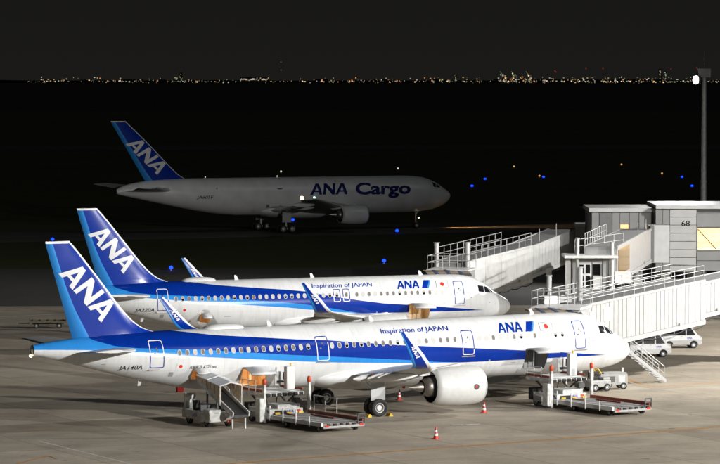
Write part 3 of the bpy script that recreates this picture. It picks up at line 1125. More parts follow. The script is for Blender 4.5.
j7.patch('stencil_mark', [((38.2, 6.3), (38.0, 6.3), (38.0, 6.5), (38.2, 6.5))], mat('ochre_mark', (.35, .2, .02)), .012)
def lamp_ball(name, p, r, col, strength, parent):
    q = MB()
    q.lathe([(-r, .002), (-r * .7, r * .7), (0, r), (r * .7, r * .7), (r, .002)], 'Z', 12, 0, True, None, p)
    return q.build(name, mat('glow_' + name, col, emit=col, estr=strength), parent)
lamp_ball('navigation_light', (-32.3, -23.6, 5.75), .15, (.25, 1, .75), 6, r767)
lamp_ball('position_light', (-34.2, -23.7, 5.7), .26, (1, .62, .36), 14, r767)
lamp_ball('beacon', (-27.8, 0, 8.0), .09, (1, .95, .9), .9, r767)
lamp_ball('beacon', (-39.0, 0, 8.0), .08, (1, .95, .9), .9, r767)
# taxi light on the nose leg shining along the taxiway ahead
lamp_ball('taxi_light', (-5.2, -.25, 1.6), .10, (1, .75, .45), 10, r767)
l = bpy.data.lights.new('taxi_beam', 'SPOT')
l.energy = 26000
l.color = (1, .62, .28)
l.spot_size = R(46)
l.spot_blend = 1.0
l.shadow_soft_size = .15
o = bpy.data.objects.new('taxi_beam', l)
COL.objects.link(o)
o.parent = r767
o.location = (-4.9, -.25, 1.6)
o.rotation_euler = Vector((1, -.1, -.045)).to_track_quat('-Z', 'Y').to_euler()

# ------------------------------------------------------------------ ground, water, far shore
def ground_material(name, base, dark, joints, jrot, scale=1.0, rough=.85, stain=.45, spec=.3):
    m = bpy.data.materials.new(name)
    m.use_nodes = True
    nt = m.node_tree
    N, LK = nt.nodes, nt.links
    b = N['Principled BSDF']
    tc = N.new('ShaderNodeTexCoord')
    def noise(sc, det=6, rgh=.6, vec=None):
        n = N.new('ShaderNodeTexNoise')
        n.inputs['Scale'].default_value = sc * scale
        n.inputs['Detail'].default_value = det
        n.inputs['Roughness'].default_value = rgh
        LK.new(vec or tc.outputs['Object'], n.inputs['Vector'])
        return n.outputs['Fac']
    def rng(v, a, c, lo, hi):
        r = N.new('ShaderNodeMapRange')
        for k, x in (('From Min', a), ('From Max', c), ('To Min', lo), ('To Max', hi)):
            r.inputs[k].default_value = x
        LK.new(v, r.inputs['Value'])
        return r.outputs[0]
    def mul(a, c):
        x = N.new('ShaderNodeMath')
        x.operation = 'MULTIPLY'
        LK.new(a, x.inputs[0])
        LK.new(c, x.inputs[1])
        return x.outputs[0]
    f = mul(rng(noise(.05, 4), .35, .65, 1 - stain * .5, 1.05), rng(noise(.35, 8), .35, .7, 1 - stain * .35, 1.05))
    f = mul(f, rng(noise(4.0, 6), .3, .7, .88, 1.06))
    mp = N.new('ShaderNodeMapping')
    mp.inputs['Rotation'].default_value = (0, 0, jrot)
    mp.inputs['Scale'].default_value = (.04, .9, 1)
    LK.new(tc.outputs['Object'], mp.inputs['Vector'])
    f = mul(f, rng(noise(1.0, 5, .6, mp.outputs[0]),   .36, .66, 1 - stain * .08, 1.02))     # drag streaks
    for (ang, sc2, lo) in ((R(-26), (.018, 1.6, 1), .60), (R(14), (.02, 1.9, 1), .62), (R(-58), (.03, 1.3, 1), .63)):   # rubber marks
        m3 = N.new('ShaderNodeMapping')
        m3.inputs['Rotation'].default_value = (0, 0, ang)
        m3.inputs['Scale'].default_value = sc2
        LK.new(tc.outputs['Object'], m3.inputs['Vector'])
        f = mul(f, rng(noise(1.0, 2, .4, m3.outputs[0]), lo, lo + .06, 1.0, .90))
    f = mul(f, rng(noise(.16, 7, .65), .56, .70, 1.0, .72))                                # broad stains
    # oil spots
    f = mul(f, rng(noise(.8, 3, .5), .68, .74, 1.0, .55))
    if joints:
        m2 = N.new('ShaderNodeMapping')
        m2.inputs['Rotation'].default_value = (0, 0, jrot)
        LK.new(tc.outputs['Object'], m2.inputs['Vector'])
        sp = N.new('ShaderNodeSeparateXYZ')
        LK.new(m2.outputs[0], sp.inputs[0])
        for ax in ('X', 'Y'):
            pp = N.new('ShaderNodeMath')
            pp.operation = 'PINGPONG'
            pp.inputs[1].default_value = joints / 2
            LK.new(sp.outputs[ax], pp.inputs[0])
            f = mul(f, rng(pp.outputs[0], .02, .09, .60, 1.0))
        # slab to slab tone
        sn = N.new('ShaderNodeVectorMath')
        sn.operation = 'SNAP'
        sn.inputs[1].default_value = (joints, joints, 1000)
        ad = N.new('ShaderNodeVectorMath')
        ad.operation = 'ADD'
        ad.inputs[1].default_value = (joints / 2, joints / 2, 0)
        LK.new(m2.outputs[0], sn.inputs[0])
        wn = N.new('ShaderNodeTexWhiteNoise')
        LK.new(sn.outputs[0], wn.inputs['Vector'])
        f = mul(f, rng(wn.outputs['Value'], 0, 1, .84, 1.06))
    mx = N.new('ShaderNodeMix')
    mx.data_type = 'RGBA'
    mx.inputs['A'].default_value = (*dark, 1)
    mx.inputs['B'].default_value = (*base, 1)
    LK.new(f, mx.inputs['Factor'])
    LK.new(mx.outputs['Result'], b.inputs['Base Color'])
    b.inputs['Roughness'].default_value = rough
    b.inputs['Specular IOR Level'].default_value = spec
    bp = N.new('ShaderNodeBump')
    bp.inputs['Strength'].default_value = .25
    bp.inputs['Distance'].default_value = .01
    LK.new(noise(9, 5), bp.inputs['Height'])
    LK.new(bp.outputs[0], b.inputs['Normal'])
    return m

def sheet(name, pts, z, material):
    mb = MB()
    mb.add([(x, y, z) for x, y in pts], [tuple(range(len(pts)))], 0)
    return struct(mb.build(name, material))

M_conc = ground_material('apron_concrete', (.46, .398, .312), (.05, .044, .035), 7.5, R(-28), stain=.6)
M_asph = ground_material('asphalt', (.095, .092, .088), (.03, .03, .03), 0, R(-28))
M_grass = ground_material('dark_grass', (.09, .10, .045), (.03, .035, .02), 0, 0, .5, .95, spec=.05)
M_sea = mat('night_sea', (.055, .06, .045), .9, spec=.03)
M_shore = mat('far_shore_land', (.012, .012, .011), .95, spec=.02)
sheet('sea', [(-40000, 2100), (40000, 2100), (40000, 45000), (-40000, 45000)], -2.0, M_sea)
sheet('grass_field', [(-2500, -60), (2500, -60), (2500, 2200), (-2500, 2200)], -.02, M_grass)
def strip(name, x0, y0, x1, y1, wd, z, material):
    d = Vector((x1 - x0, y1 - y0)).normalized()
    n = Vector((-d.y, d.x)) * wd / 2
    return sheet(name, [(x0 - n.x, y0 - n.y), (x1 - n.x, y1 - n.y), (x1 + n.x, y1 + n.y), (x0 + n.x, y0 + n.y)], z, material)
sheet('apron', [(-400, -55), (400, -55), (400, 329), (-400, 307)], 0.0, M_conc)
sheet('taxilane', [(-400, 307.4), (400, 329.4), (400, 392), (-400, 370)], -.004, M_asph)
dx, dy = math.cos(R(24.5)), math.sin(R(24.5))
p7 = Vector((13.3 - 5.6 * dx, 485 - 5.6 * dy))
strip('taxiway', p7.x - 400 * dx, p7.y - 400 * dy, p7.x + 500 * dx, p7.y + 500 * dy, 30, -.008, M_asph)
strip('runway', -1300, 960, 1300, 1150, 60, -.004, M_asph)

# painted lines, a few millimetres proud of the paving
M_yline = mat('yellow_line_paint', (.52, .23, .03), .7, var=.3, vscale=2.0)
M_wline = mat('white_line_paint', (.62, .62, .58), .7, var=.45, vscale=2.5)
M_stain = mat('worn_patch', (.42, .40, .37), .85, var=.5, vscale=1.0)
def line(pts, wd, material, name='painted_line', z=.004):
    P = [Vector(p[:2]) for p in pts]
    V, F = [], []
    for i, p in enumerate(P):
        a, b = P[max(0, i - 1)], P[min(len(P) - 1, i + 1)]
        d = (b - a).normalized()
        n = Vector((-d.y, d.x)) * wd / 2
        V += [(p.x + n.x, p.y + n.y, z), (p.x - n.x, p.y - n.y, z)]
    for i in range(len(P) - 1):
        F.append((2 * i, 2 * i + 1, 2 * i + 3, 2 * i + 2))
    mb = MB()
    mb.add(V, F)
    return struct(mb.build(name, material))
G = ground
line([G(150, 470), G(240, 463), G(360, 454), G(480, 445), G(600, 436), G(720, 427), G(800, 421)], .34, M_yline)
line([G(622, 377), G(630, 380), G(640, 384), G(650, 386), G(660, 386.3), G(690, 384.6), G(720, 382.3), G(800, 377)], .28, M_yline)
line([G(452, 425), G(463, 424.8)], .35, M_wline)
line([G(466, 424.6), G(480, 424.2)], .35, M_wline)
line([G(39, 441), G(85, 452.5), G(131, 464), G(160, 471)], .15, M_wline)
line([G(22, 431.5), G(62, 429.5)], .2, M_yline)
line([G(-40, 457), G(20, 451)], .12, M_wline)
line([G(-60, 320), G(0, 317), G(66, 313.6), G(100, 312)], .3, M_wline)
line([G(-60, 331), G(0, 328), G(17, 327)], .3, M_wline)
line([G(16, 464), G(48, 456), G(56, 459)], .18, M_yline)
line([G(565, 431), G(600, 419)], .05, mat('red_line_paint', (.32, .10, .08), .7, var=.4))
# centre and edge lines of the taxiway the freighter follows
c0 = p7
line([(c0.x - 300 * dx, c0.y - 300 * dy), (c0.x + 400 * dx, c0.y + 400 * dy)], .4, mat('taxiway_yellow', (.62, .36, .05), .7, var=.2), z=0.0)
e = Vector((dy, -dx))
for off in (9.0, 12.6):
    line([(c0.x + e.x * off - 200 * dx, c0.y + e.y * off - 200 * dy), (c0.x + e.x * off + 400 * dx, c0.y + e.y * off + 400 * dy)], .22, mat('taxiway_edge_white', (.62, .5, .4), .7, var=.2), z=0.0)

# far shore: dark land with the lights of the town, cranes and a lit terminal
mb = MB()
pts = []
for i in range(81):
    x = -12000 + 300 * i
    pts.append((x, 8 + 10 * random.random()))
for i in range(80):
    (x0, h0), (x1, h1) = pts[i], pts[i + 1]
    mb.add([(x0, 20000, -2), (x1, 20000, -2), (x1, 20000, h1), (x0, 20000, h0), (x0, 20900, h0 + 4), (x1, 20900, h1 + 4), (x0, 20900, -2), (x1, 20900, -2)], [(0, 1, 2, 3), (3, 2, 5, 4), (4, 5, 7, 6)])
struct(mb.build('far_shore', M_shore))
GL = [('warm', (1, .72, .36), .36), ('white', (1, .95, .82), .55), ('orange', (1, .34, .10), .65), ('green', (.75, 1, .62), .36), ('red', (1, .10, .06), .2), ('dim', (1, .8, .5), .10)]
glm = [mat('town_light_' + n, c, emit=c, estr=s) for n, c, s in GL]
town = MB()
lights = MB()
def light(px, py, mi, w=5.5, h=5.0):
    p = at(px, py, 19920)
    lights.box((p.x, p.y, p.z), (w * 1.25, 4, h * 1.25), mi)
clusters = [(40, 95, 16), (96, 135, 10), (134, 166, 9), (175, 200, 9), (215, 232, 5), (300, 345, 12), (345, 400, 17), (400, 440, 10), (440, 482, 15), (498, 530, 22), (530, 560, 14), (560, 600, 22), (600, 645, 26), (645, 690, 18), (690, 720, 8)]
for (a, b, n) in clusters:
    for k in range(int(n * 1.7)):
        x = random.uniform(a, b)
        low = random.random() < .72
        y = random.gauss(81.2, .9) if low else random.uniform(77, 80)
        mi = random.choices([0, 1, 2, 3, 5], [5, 3, 1.6 if 290 < x < 450 else .4, 2.2, 6])[0]
        light(x, y, mi, random.choice((3, 4, 5, 7)), random.choice((3, 4, 5)))
    for k in range(max(2, n // 4)):
        x = random.uniform(a, b)
        p = at(x, 82, 20040)
        hgt = random.uniform(10, 22)
        town.box((p.x, 20040, hgt / 2), (random.uniform(30, 80), 30, hgt), 0)
for k in range(190):                                   # fine continuous line of the smallest lights
    light(random.uniform(25, 718), random.gauss(81.6, .5), random.choices([0, 1, 5, 3], [1, 1, 5, 1])[0], 3, 3)
for x, y, mi in ((281, 62, 5), (281, 70, 5), (555, 71, 4), (586, 68.5, 4), (603, 68.5, 4), (556, 72, 4), (661, 71, 4), (671, 69, 4), (697, 68, 4), (322, 80, 2), (352, 81, 2), (448, 80.5, 2), (397, 80.8, 2), (432, 80.6, 2), (119, 81, 1), (120, 80.5, 1), (181, 73, 0), (180, 76, 0), (182, 78, 3)):
    light(x, y, mi, 7 if mi == 2 else 5, 5)
o = town.build('town_skyline', mat('town_wall', (.02, .02, .02), .9))
tag(o, 'dark low buildings strung along the far shore', 'skyline', kind='stuff')
o = lights.build('town_lights', glm)
tag(o, 'scattered warm town lights along the horizon across the water', 'lights', kind='stuff')
# long terminal lit white
a, b = at(240, 78.5, 19800), at(269, 78.5, 19800)
t = thing('lit_terminal', 'long low building lit bright white on the far shore at left', 'building', ((a.x + b.x) / 2, 19800, 0))
q = MB()
q.box((0, 0, 18), (b.x - a.x, 30, 36))
q.build('wall', mat('terminal_wall', (.05, .05, .05), .9), t)
for k in range(26):
    q = MB()
    q.box(((k - 12.5) / 26 * (b.x - a.x), -17, random.choice((14, 19, 21, 28))), (random.uniform(3.5, 7), 2, random.uniform(5, 9)))
    q.build('lit_window', glm[random.choice((1, 1, 5, 0))], t)
# container cranes
for i, px in enumerate((503, 514.5, 529)):
    p = at(px, 82, 19600)
    t = thing('container_crane', ['leftmost lit container crane on the far shore', 'middle lit container crane on the far shore', 'rightmost lit container crane of three on the far shore'][i], 'crane', (p.x, 19600, 0), 0, 'container cranes across the water')
    t.scale = (1.25, 1.25, 1.25)
    q = MB()
    for sx in (-9, 9):
        q.box((sx, 0, 18), (1.8, 1.8, 38))
    q.box((0, 0, 33), (20, 2, 2.4))
    q.build('frame', mat('glowing_crane_steel', (.25, .25, .22), emit=(.8, .9, .6), estr=.10), t)  # weak glow put into the steel so the cranes look lit
    q = MB()
    q.hexa([(-2, -1, 36), (-2, 1, 36), (2, 1, 36), (2, -1, 36), (-17, -1, 54), (-17, 1, 54), (-14, 1, 55), (-14, -1, 55)])
    q.build('boom', mat('glowing_crane_steel', (0, 0, 0)), t)
    for k in range(9):
        q = MB()
        q.box((random.uniform(-14, 12), -3, random.choice((8, 14, 22, 33, 38, 44))), (5, 2, 4.5))
        q.build('work_light', glm[random.choice((3, 1, 0, 5))], t)
# taller lit tower blocks
for i, (px, top, lab) in enumerate(((660, 69, 'tall lit tower block left of the floodlight on the horizon'), (665.5, 71.5, 'shorter lit tower block beside the tall one on the horizon'), (455, 75, 'pale lit block among the town lights right of centre'), (181, 72.5, 'pointed yellow lit tower on the far shore at left'))):
    p = at(px, top, 19700)
    t = thing('tower_block', lab, 'building', (p.x, 19700, 0), 0, 'lit towers on the far shore')
    q = MB()
    q.box((0, 0, p.z / 2), (16, 16, p.z))
    q.build('wall', mat('town_wall', (0, 0, 0)), t)
    for k in range(int(p.z / 9)):
        if random.random() < .8:
            q = MB()
            q.box((random.uniform(-4.5, 4.5), -10, 6 + k * 9), (6, 2, 5))
            q.build('lit_window', glm[random.choice((5, 1, 0, 3))], t)

# airfield lights
def field_light(px, py, col, name, label, group, r=.2):
    p = G(px, py, .3)
    t = thing('airfield_light', label, 'light', (p.x, p.y, -.02), 0, group)
    q = MB()
    q.lathe([(0, .14), (.04, .13), (.05, .05), (.2, .05)], 'Z', 10)
    q.build('stem', M_yellow, t)
    q = MB()
    q.lathe([(.2, .09), (.24, r * .85), (.38, r), (.5, r * .75), (.58, .01)], 'Z', 14)
    q.build('lens', mat('lens_' + name, col, emit=col, estr={'blue': 5.0}.get(name, .7)), t)
BL = (.004, .03, 1.0)
for px, py, lab in ((52.5, 239.5, 'blue taxiway light above the nearest tail fin'), (171, 268, 'blue taxiway light between the tail fins of both parked airliners'), (293, 220, 'blue taxiway light under the freighter wing'),
                    (397, 231, 'blue taxiway light below the freighter nose'), (384, 261, 'blue taxiway light just above the second airliner roof'), (485, 179, 'brighter blue taxiway light right of the freighter nose'),
                    (472, 186, 'fainter blue taxiway light right of the freighter nose'), (543.5, 177, 'blue taxiway light beside an amber one in the dark field'), (682, 177, 'blue taxiway light left of the floodlight mast, farther of two'), (692, 186, 'blue taxiway light beside the floodlight mast, nearer of two')):
    field_light(px, py, BL, 'blue', lab, 'blue taxiway lights', .3 if py < 200 else .24)
for px, py, nm, lab in ((281, 171.5, 'white', 'white runway light above the freighter roof, left of its name'), (398, 168.5, 'white', 'white runway light above the freighter nose'), (514, 166.5, 'amber', 'amber runway light left of centre in the dark field'),
                        (539.5, 176, 'amber', 'amber runway light beside a blue one'), (621.5, 164.5, 'amber', 'farthest amber runway light in the dark field'), (662, 173.5, 'amber', 'amber runway light nearest the floodlight mast')):
    field_light(px, py, (1, .55, .22) if nm == 'amber' else (1, .9, .75), nm, lab, 'runway lights', .22)

# ------------------------------------------------------------------ floodlight masts
def flood_mast(x, y, z, label, watts, aim, cone=100, blend=.7, r=.6, heads=1, group='apron floodlight masts', base_z=0.0, color=(1, .985, .955)):
    t = thing('floodlight_mast', label, 'light mast', (x, y, base_z), 0, group)
    h = z - base_z
    d = Vector((aim[0] - x, aim[1] - y, aim[2] - z))
    az = math.atan2(d.y, d.x)
    q = MB()
    q.tube((0, 0, 0), (0, 0, h * .5), .36, .30, 16)
    q.tube((0, 0, h * .5), (0, 0, h * .5 + .12), .34, .34, 16)
    q.tube((0, 0, h * .5 + .12), (0, 0, h + .4), .29, .24, 16)
    q.tube((0, 0, 0), (0, 0, .4), .6, .5, 16)
    q.build('pole', mat('mast_steel', (.62, .62, .60), .5, .2, var=.2), t)
    q = MB()
    q.box((0, 0, h + .75), (1.35, 1.0, .95))
    q.tube((0, 0, h + 1.2), (0, 0, h + 3.2), .025, n=6)
    q.build('head_box', M_grey, t, .03)
    Mz = Matrix.Rotation(az, 4, 'Z')
    q = MB()
    q.box((.55, 0, -.12), (.7, .18, .12), 0, Matrix.Translation((0, 0, h)) @ Mz)
    q.box((1.0, 0, 0), (.3, .95, .95), 0, Matrix.Translation((0, 0, h)) @ Mz)
    q.build('lamp_housing', M_dgrey, t, .03)
    q = MB()
    q.lathe([(1.17, .42), (1.22, .42), (1.25, .3), (1.26, .01)], 'X', 20, 0, True, Matrix.Translation((0, 0, h)) @ Mz)
    q.build('lamp_glass', mat('floodlight_glass', (1, .98, .94), emit=(1, .98, .94), estr=40), t)
    l = bpy.data.lights.new('flood_beam', 'SPOT')
    l.energy = watts
    l.color = color
    l.spot_size = R(cone)
    l.spot_blend = blend
    l.shadow_soft_size = r
    o = bpy.data.objects.new('flood_beam', l)
    COL.objects.link(o)
    o.parent = t
    o.location = Vector((0, 0, h)) + (Mz @ Vector((1.9 + r, 0, -.1)))
    o.rotation_euler = d.to_track_quat('-Z', 'Y').to_euler()
    return t
labs = ['floodlight mast off to the right beyond the parking stands', 'floodlight mast on the terminal side nearest the viewpoint', 'added unseen floodlight mast beside the pier just right of the view']
for f, lab in zip(FLOODS, labs):
    flood_mast(f['x'], f['y'], f['z'], lab, f['watts'], f['aim'], f['cone'], f['blend'], f['r'])
pm = at(704, 81, 352)
flood_mast(pm.x, pm.y, 21.95, 'tall floodlight mast with lit lamp behind the pier building', 40000, (pm.x - 84, pm.y - 60, 0), 120, .6, .5)

# ------------------------------------------------------------------ pier building, gate 68
YB = far(238.0)
def X(px, Y):
    return (px - CX) * Y / FPX * 1.0006
def Zy(py, Y):
    return at(CX, py, Y).z
pier = thing('pier_building', 'grey raised pier building with lit window and gate number 68', 'building', (X(655, YB), YB, 0))
PX, PY = pier.location.x, pier.location.y
M_pier = mat('pier_grey_panel', (.19, .19, .187), .5, var=.12, vscale=.8)
M_pier2 = mat('pier_pale_panel', (.33, .33, .322), .45, var=.1, vscale=.8)
M_pierd = mat('pier_dark_panel', (.12, .12, .12), .5, var=.15)
def pbox(mb, px0, px1, py0, py1, d0, d1, mi=0, Y=YB):
    """box covering photo x range and height range at depth Y+d0..Y+d1"""
    x0, x1 = X(px0, Y) - PX, X(px1, Y) - PX
    z1, z0 = Zy(py0, Y), Zy(py1, Y)
    mb.box(((x0 + x1) / 2, (d0 + d1) / 2, (z0 + z1) / 2), (x1 - x0, d1 - d0, z1 - z0), mi)
# body behind the facade, with a room behind the lit window
q = MB()
pbox(q, 592, 655, 213, 268, 1.6, 9.0)
pbox(q, 655, 697, 209, 271, .5, 9.0)
pbox(q, 697, 830, 209, 227.5, .5, 9.0)
pbox(q, 697, 830, 251, 271, .5, 9.0)
pbox(q, 697, 830, 228, 250.5, 5.5, 9.0)
pbox(q, 768, 830, 228, 250.5, .5, 5.4)
q.build('wall', M_pierd, pier)
q = MB()
pbox(q, 590, 655.6, 208.5, 212.4, 1.1, 9.4)
pbox(q, 655.8, 832, 205, 208.7, -.2, 9.4)
q.build('roof_edge', M_bridge, pier)
zs = [209.2, 217, 225, 233.2, 241.4, 249.6, 257.6, 265.4, 271]
for k in range(len(zs) - 1):                        # pale cladding boards
    q = MB()
    pbox(q, 670.2, 696.6, zs[k] + .25, zs[k + 1] - .25, .05, .45)
    q.build('cladding_panel', M_pier2, pier)
for a, b in ((656, 662.8), (663.2, 669.8)):
    q = MB()
    pbox(q, a, b, 209.4, 225, .1, .45)
    q.build('cladding_panel', M_pier, pier)
    q = MB()
    pbox(q, a, b, 225.6, 271, .1, .45)
    q.build('cladding_panel', M_pier, pier)
for a, b in ((697.4, 727.6), (728.4, 758), (758.8, 788), (788.8, 829)):
    q = MB()
    pbox(q, a, b, 213.5, 227, .12, .45)
    q.build('cladding_panel', M_pier, pier)
    q = MB()
    pbox(q, a, b, 251.6, 260.5, .12, .45)
    q.build('cladding_panel', M_pier, pier)
    q = MB()
    pbox(q, a, b, 261, 270.8, .12, .45)
    q.build('cladding_panel', M_pier, pier)
for a, b in ((593, 600), (600.6, 613), (613.6, 621), (631, 640), (640.6, 654.6)):
    q = MB()
    pbox(q, a, b, 213.2, 267.5, 1.3, 1.58)
    q.build('cladding_panel', M_pier if a != 600.6 else M_pierd, pier)
# small lit window on the left wing
q = MB()
pbox(q, 621.4, 630.6, 213.2, 224.5, 1.3, 1.58)
pbox(q, 621.4, 630.6, 236.5, 267.5, 1.3, 1.58)
q.build('cladding_panel', M_pier, pier)
q = MB()
pbox(q, 621.8, 630.2, 225, 236, 1.45, 1.57)
q.build('lit_window', mat('warm_lit_window', (.8, .5, .25), emit=(1, .5, .2), estr=.55), pier)
# lit room
q = MB()
x0, x1 = X(697.3, YB) - PX, X(767.5, YB) - PX
z1, z0 = Zy(228, YB), Zy(250.8, YB)
q.add([(x0, .5, z0), (x1, .5, z0), (x1, 5.4, z0), (x0, 5.4, z0), (x0, .5, z1), (x1, .5, z1), (x1, 5.4, z1), (x0, 5.4, z1)], [(0, 1, 2, 3), (4, 5, 6, 7), (2, 3, 7, 6), (0, 3, 7, 4), (1, 2, 6, 5)])
room = q.build('lit_room', mat('cream_room_wall', (.80, .70, .55), .6, var=.08), pier)
for k in range(5):
    q = MB()
    q.box((x0 + (k + .5) * (x1 - x0) / 5, 2.6, z1 - .05), (.9, 2.2, .05))
    q.build('ceiling_lamp', mat('room_lamp', (1, .8, .5), emit=(1, .82, .58), estr=16), room)
q = MB()
q.hexa([(x0 + .2, 1.6, z1 - .2), (x0 + .2, 1.75, z1 - .2), (x0 + .32, 1.75, z1 - .2), (x0 + .32, 1.6, z1 - .2), (x0 + 1.9, 1.6, z0), (x0 + 1.9, 1.75, z0), (x0 + 2.02, 1.75, z0), (x0 + 2.02, 1.6, z0)])
q.build('stair_brace', M_dgrey, room)
for a, b in ((697.2, 698.2), (731.5, 732.5), (767, 768)):
    q = MB()
    pbox(q, a, b, 227.6, 251, .2, .4)
    q.build('window_frame', M_pierd, pier)
for a, b in ((227.4, 228.6), (242.4, 243.4), (250, 251.4)):
    q = MB()
    pbox(q, 698.3, 731.4, a, b, .22, .38)
    q.build('window_frame', M_pierd, pier)
gm = bpy.data.materials.new('clear_glass')
gm.use_nodes = True
g = gm.node_tree.nodes['Principled BSDF']
g.inputs['Transmission Weight'].default_value = 1
g.inputs['Roughness'].default_value = .02
g.inputs['IOR'].default_value = 1.05
for a, b in ((698.2, 731.5), (732.5, 767)):
    q = MB()
    pbox(q, a, b, 228.6, 250, .29, .31)
    q.build('pane', gm, pier)
for px in (600, 640, 668, 700, 740, 790):            # legs
    for dd in (2.2, 7.6):
        q = MB()
        q.box((X(px, YB) - PX, dd, Zy(269, YB) / 2), (.7, .7, Zy(269, YB)))
        q.build('leg', M_grey, pier)
vs, fs = font_mesh('68', .50, .008, 0, .76)
p = at(681.6, 227.2, YB)
flat_text('gate_number', vs, fs, Matrix.Translation((X(681.6, YB) - PX, .035, Zy(226.2, YB))) @ Matrix.Rotation(math.pi / 2, 4, 'X'), M_void, pier)

# ------------------------------------------------------------------ boarding bridges
class Bridge:
    def __init__(s, name, label, base):
        s.o = Vector((base[0], base[1], 0))
        s.root = thing(name, label, 'boarding bridge', s.o, 0, 'boarding bridges')
    def L(s, p):
        return Vector(p) - s.o
    def frame(s, a, b, wd):
        """a,b: top edge of the near wall; far wall lies wd to the left of a->b"""
        a, b = s.L(a), s.L(b)
        d = b - a
        n = Vector((-d.y, d.x, 0)).normalized()
        ln = d.length
        return lambda u, v, w: a + d * (u / ln) + n * v + Vector((0, 0, w)), ln
    def section(s, a, b, wd, h, step, wall, trim=True):
        P, ln = s.frame(a, b, wd)
        def slab(u0, u1, v0, v1, w0, w1):
            return [P(u0, v0, w0), P(u1, v0, w0), P(u1, v1, w0), P(u0, v1, w0), P(u0, v0, w1), P(u1, v0, w1), P(u1, v1, w1), P(u0, v1, w1)]
        q = MB()
        q.hexa(slab(0, ln, .12, wd - .12, -h + .1, -.08))
        core = q.build('tunnel', M_bridge2, s.root)
        q = MB()
        q.hexa(slab(-.05, ln + .05, .02, wd - .02, -.07, -.01))
        q.build('roof', M_roof, core)
        q = MB()
        q.hexa(slab(-.05, ln + .05, -.05, .10, -h - .18, -h + .16))
        q.hexa(slab(-.05, ln + .05, wd - .10, wd + .05, -h - .18, -h + .16))
        q.build('floor_beam', wall, core)
        q = MB()
        q.hexa(slab(-.05, ln + .05, -.04, .10, -.14, .04))
        q.hexa(slab(-.05, ln + .05, wd - .10, wd + .04, -.14, .04))
        q.build('roof_beam', wall, core)
        q = MB()
        for k in range(24):
            u0, u1 = ln * k / 24, ln * (k + 1) / 24
            sg = lambda u: -h - .26 - .16 * abs(math.sin(u / ln * 6 * math.pi))
            q.tube(P(u0, .02, sg(u0)), P(u1, .02, sg(u1)), .035, n=6, caps=False)
        q.build('hanging_cable', M_black, core)
        for u in (ln * .22, ln * .78):
            q = MB()
            q.hexa(slab(u - .18, u + .18, -.16, -.05, -h + .2, -h + .36))
            q.build('wall_lamp', M_grey, core)
        n = max(2, int(ln / step))
        for side in (0, 1):
            for k in range(n):
                u0, u1 = ln * k / n + .035, ln * (k + 1) / n - .035
                v0, v1 = (0, .1) if side == 0 else (wd - .1, wd)
                q = MB()
                q.hexa(slab(u0, u1, v0, v1, -h + .18, -.16))
                q.build('wall_panel', wall, core)
        return P, ln
    def plate(s, P, u0, u1, w0, w1, material, name, v=-.03):
        q = MB()
        q.hexa([P(u0, v, w0), P(u1, v, w0), P(u1, v + .05, w0), P(u0, v + .05, w0), P(u0, v, w1), P(u1, v, w1), P(u1, v + .05, w1), P(u0, v + .05, w1)])
        return q.build(name, material, s.root)
    def railing(s, pts, h=1.1, step=1.5, rails=2, r=.028):
        q = MB()
        Q = [s.L(p) for p in pts]
        for a, b in zip(Q, Q[1:]):
            n = max(1, int((b - a).length / step))
            for k in range(n + 1):
                p = a + (b - a) * (k / n)
                q.tube(p, p + Vector((0, 0, h)), r, n=6)
            for j in range(rails):
                z = Vector((0, 0, h * (j + 1) / rails))
                q.tube(a + z, b + z, r, n=6)
        return q.build('railing', M_galv, s.root)
    def box(s, name, c, d, material, rz=0.0, bevel=.02, parent=None):
        q = MB()
        q.box(s.L(c), d, 0, None, rz)
        return q.build(name, material, parent or s.root, bevel)
    def column(s, p, ztop, r=.22, foot=True):
        q = MB()
        x = s.L(p)
        q.tube((x.x, x.y, 0), (x.x, x.y, ztop), r, r * .95, 14)
        q.tube((x.x, x.y, ztop * .45), (x.x, x.y, ztop * .62), r * 1.35, r * 1.35, 14)
        q.tube((x.x, x.y, ztop), (x.x, x.y, ztop + .06), r * 1.2, n=14)
        return q.build('lift_column', M_galv, s.root)
    def canopy(s, c, out, along, z0, z1, wd, reach, folds=6):
        """folding hood from the cab roof over the fuselage"""
        c, out, along = Vector((*c, 0)) - Vector((s.o.x, s.o.y, 0)), Vector((*out, 0)), Vector((*along, 0))
        for k in range(folds):
            a0, a1 = k / folds, (k + 1) / folds
            q = MB()
            def P(t, u, dz):
                return c + out * (reach * t) + along * ((u - .5) * wd) + Vector((0, 0, z0 + (z1 - z0) * t ** 1.6 + dz))
            q.hexa([P(a0, 0, -.12), P(a0, 1, -.12), P(a1 - .02, 1, -.12), P(a1 - .02, 0, -.12), P(a0, 0, .03), P(a0, 1, .03), P(a1 - .02, 1, -.04), P(a1 - .02, 0, -.04)])
            q.build('canopy_fold', [mat('hood_brown', (.20, .15, .11), .8, var=.2), mat('hood_dark', (.05, .05, .055), .8)][k % 3 == 2], s.root)
        for u in (.22, .5, .78):                     # stripes running down the hood
            q = MB()
            def P(t, u, dz):
                return c + out * (reach * t) + along * ((u - .5) * wd) + Vector((0, 0, z0 + (z1 - z0) * t ** 1.6 + dz))
            for k in range(folds):
                a0, a1 = k / folds, (k + 1) / folds
                q.add([P(a0, u - .035, .045), P(a0, u + .035, .045), P(a1, u + .035, .045), P(a1, u - .035, .045)], [(0, 1, 2, 3)])
            q.build('canopy_strap', mat('hood_strap', (.04, .06, .12), .7), s.root)

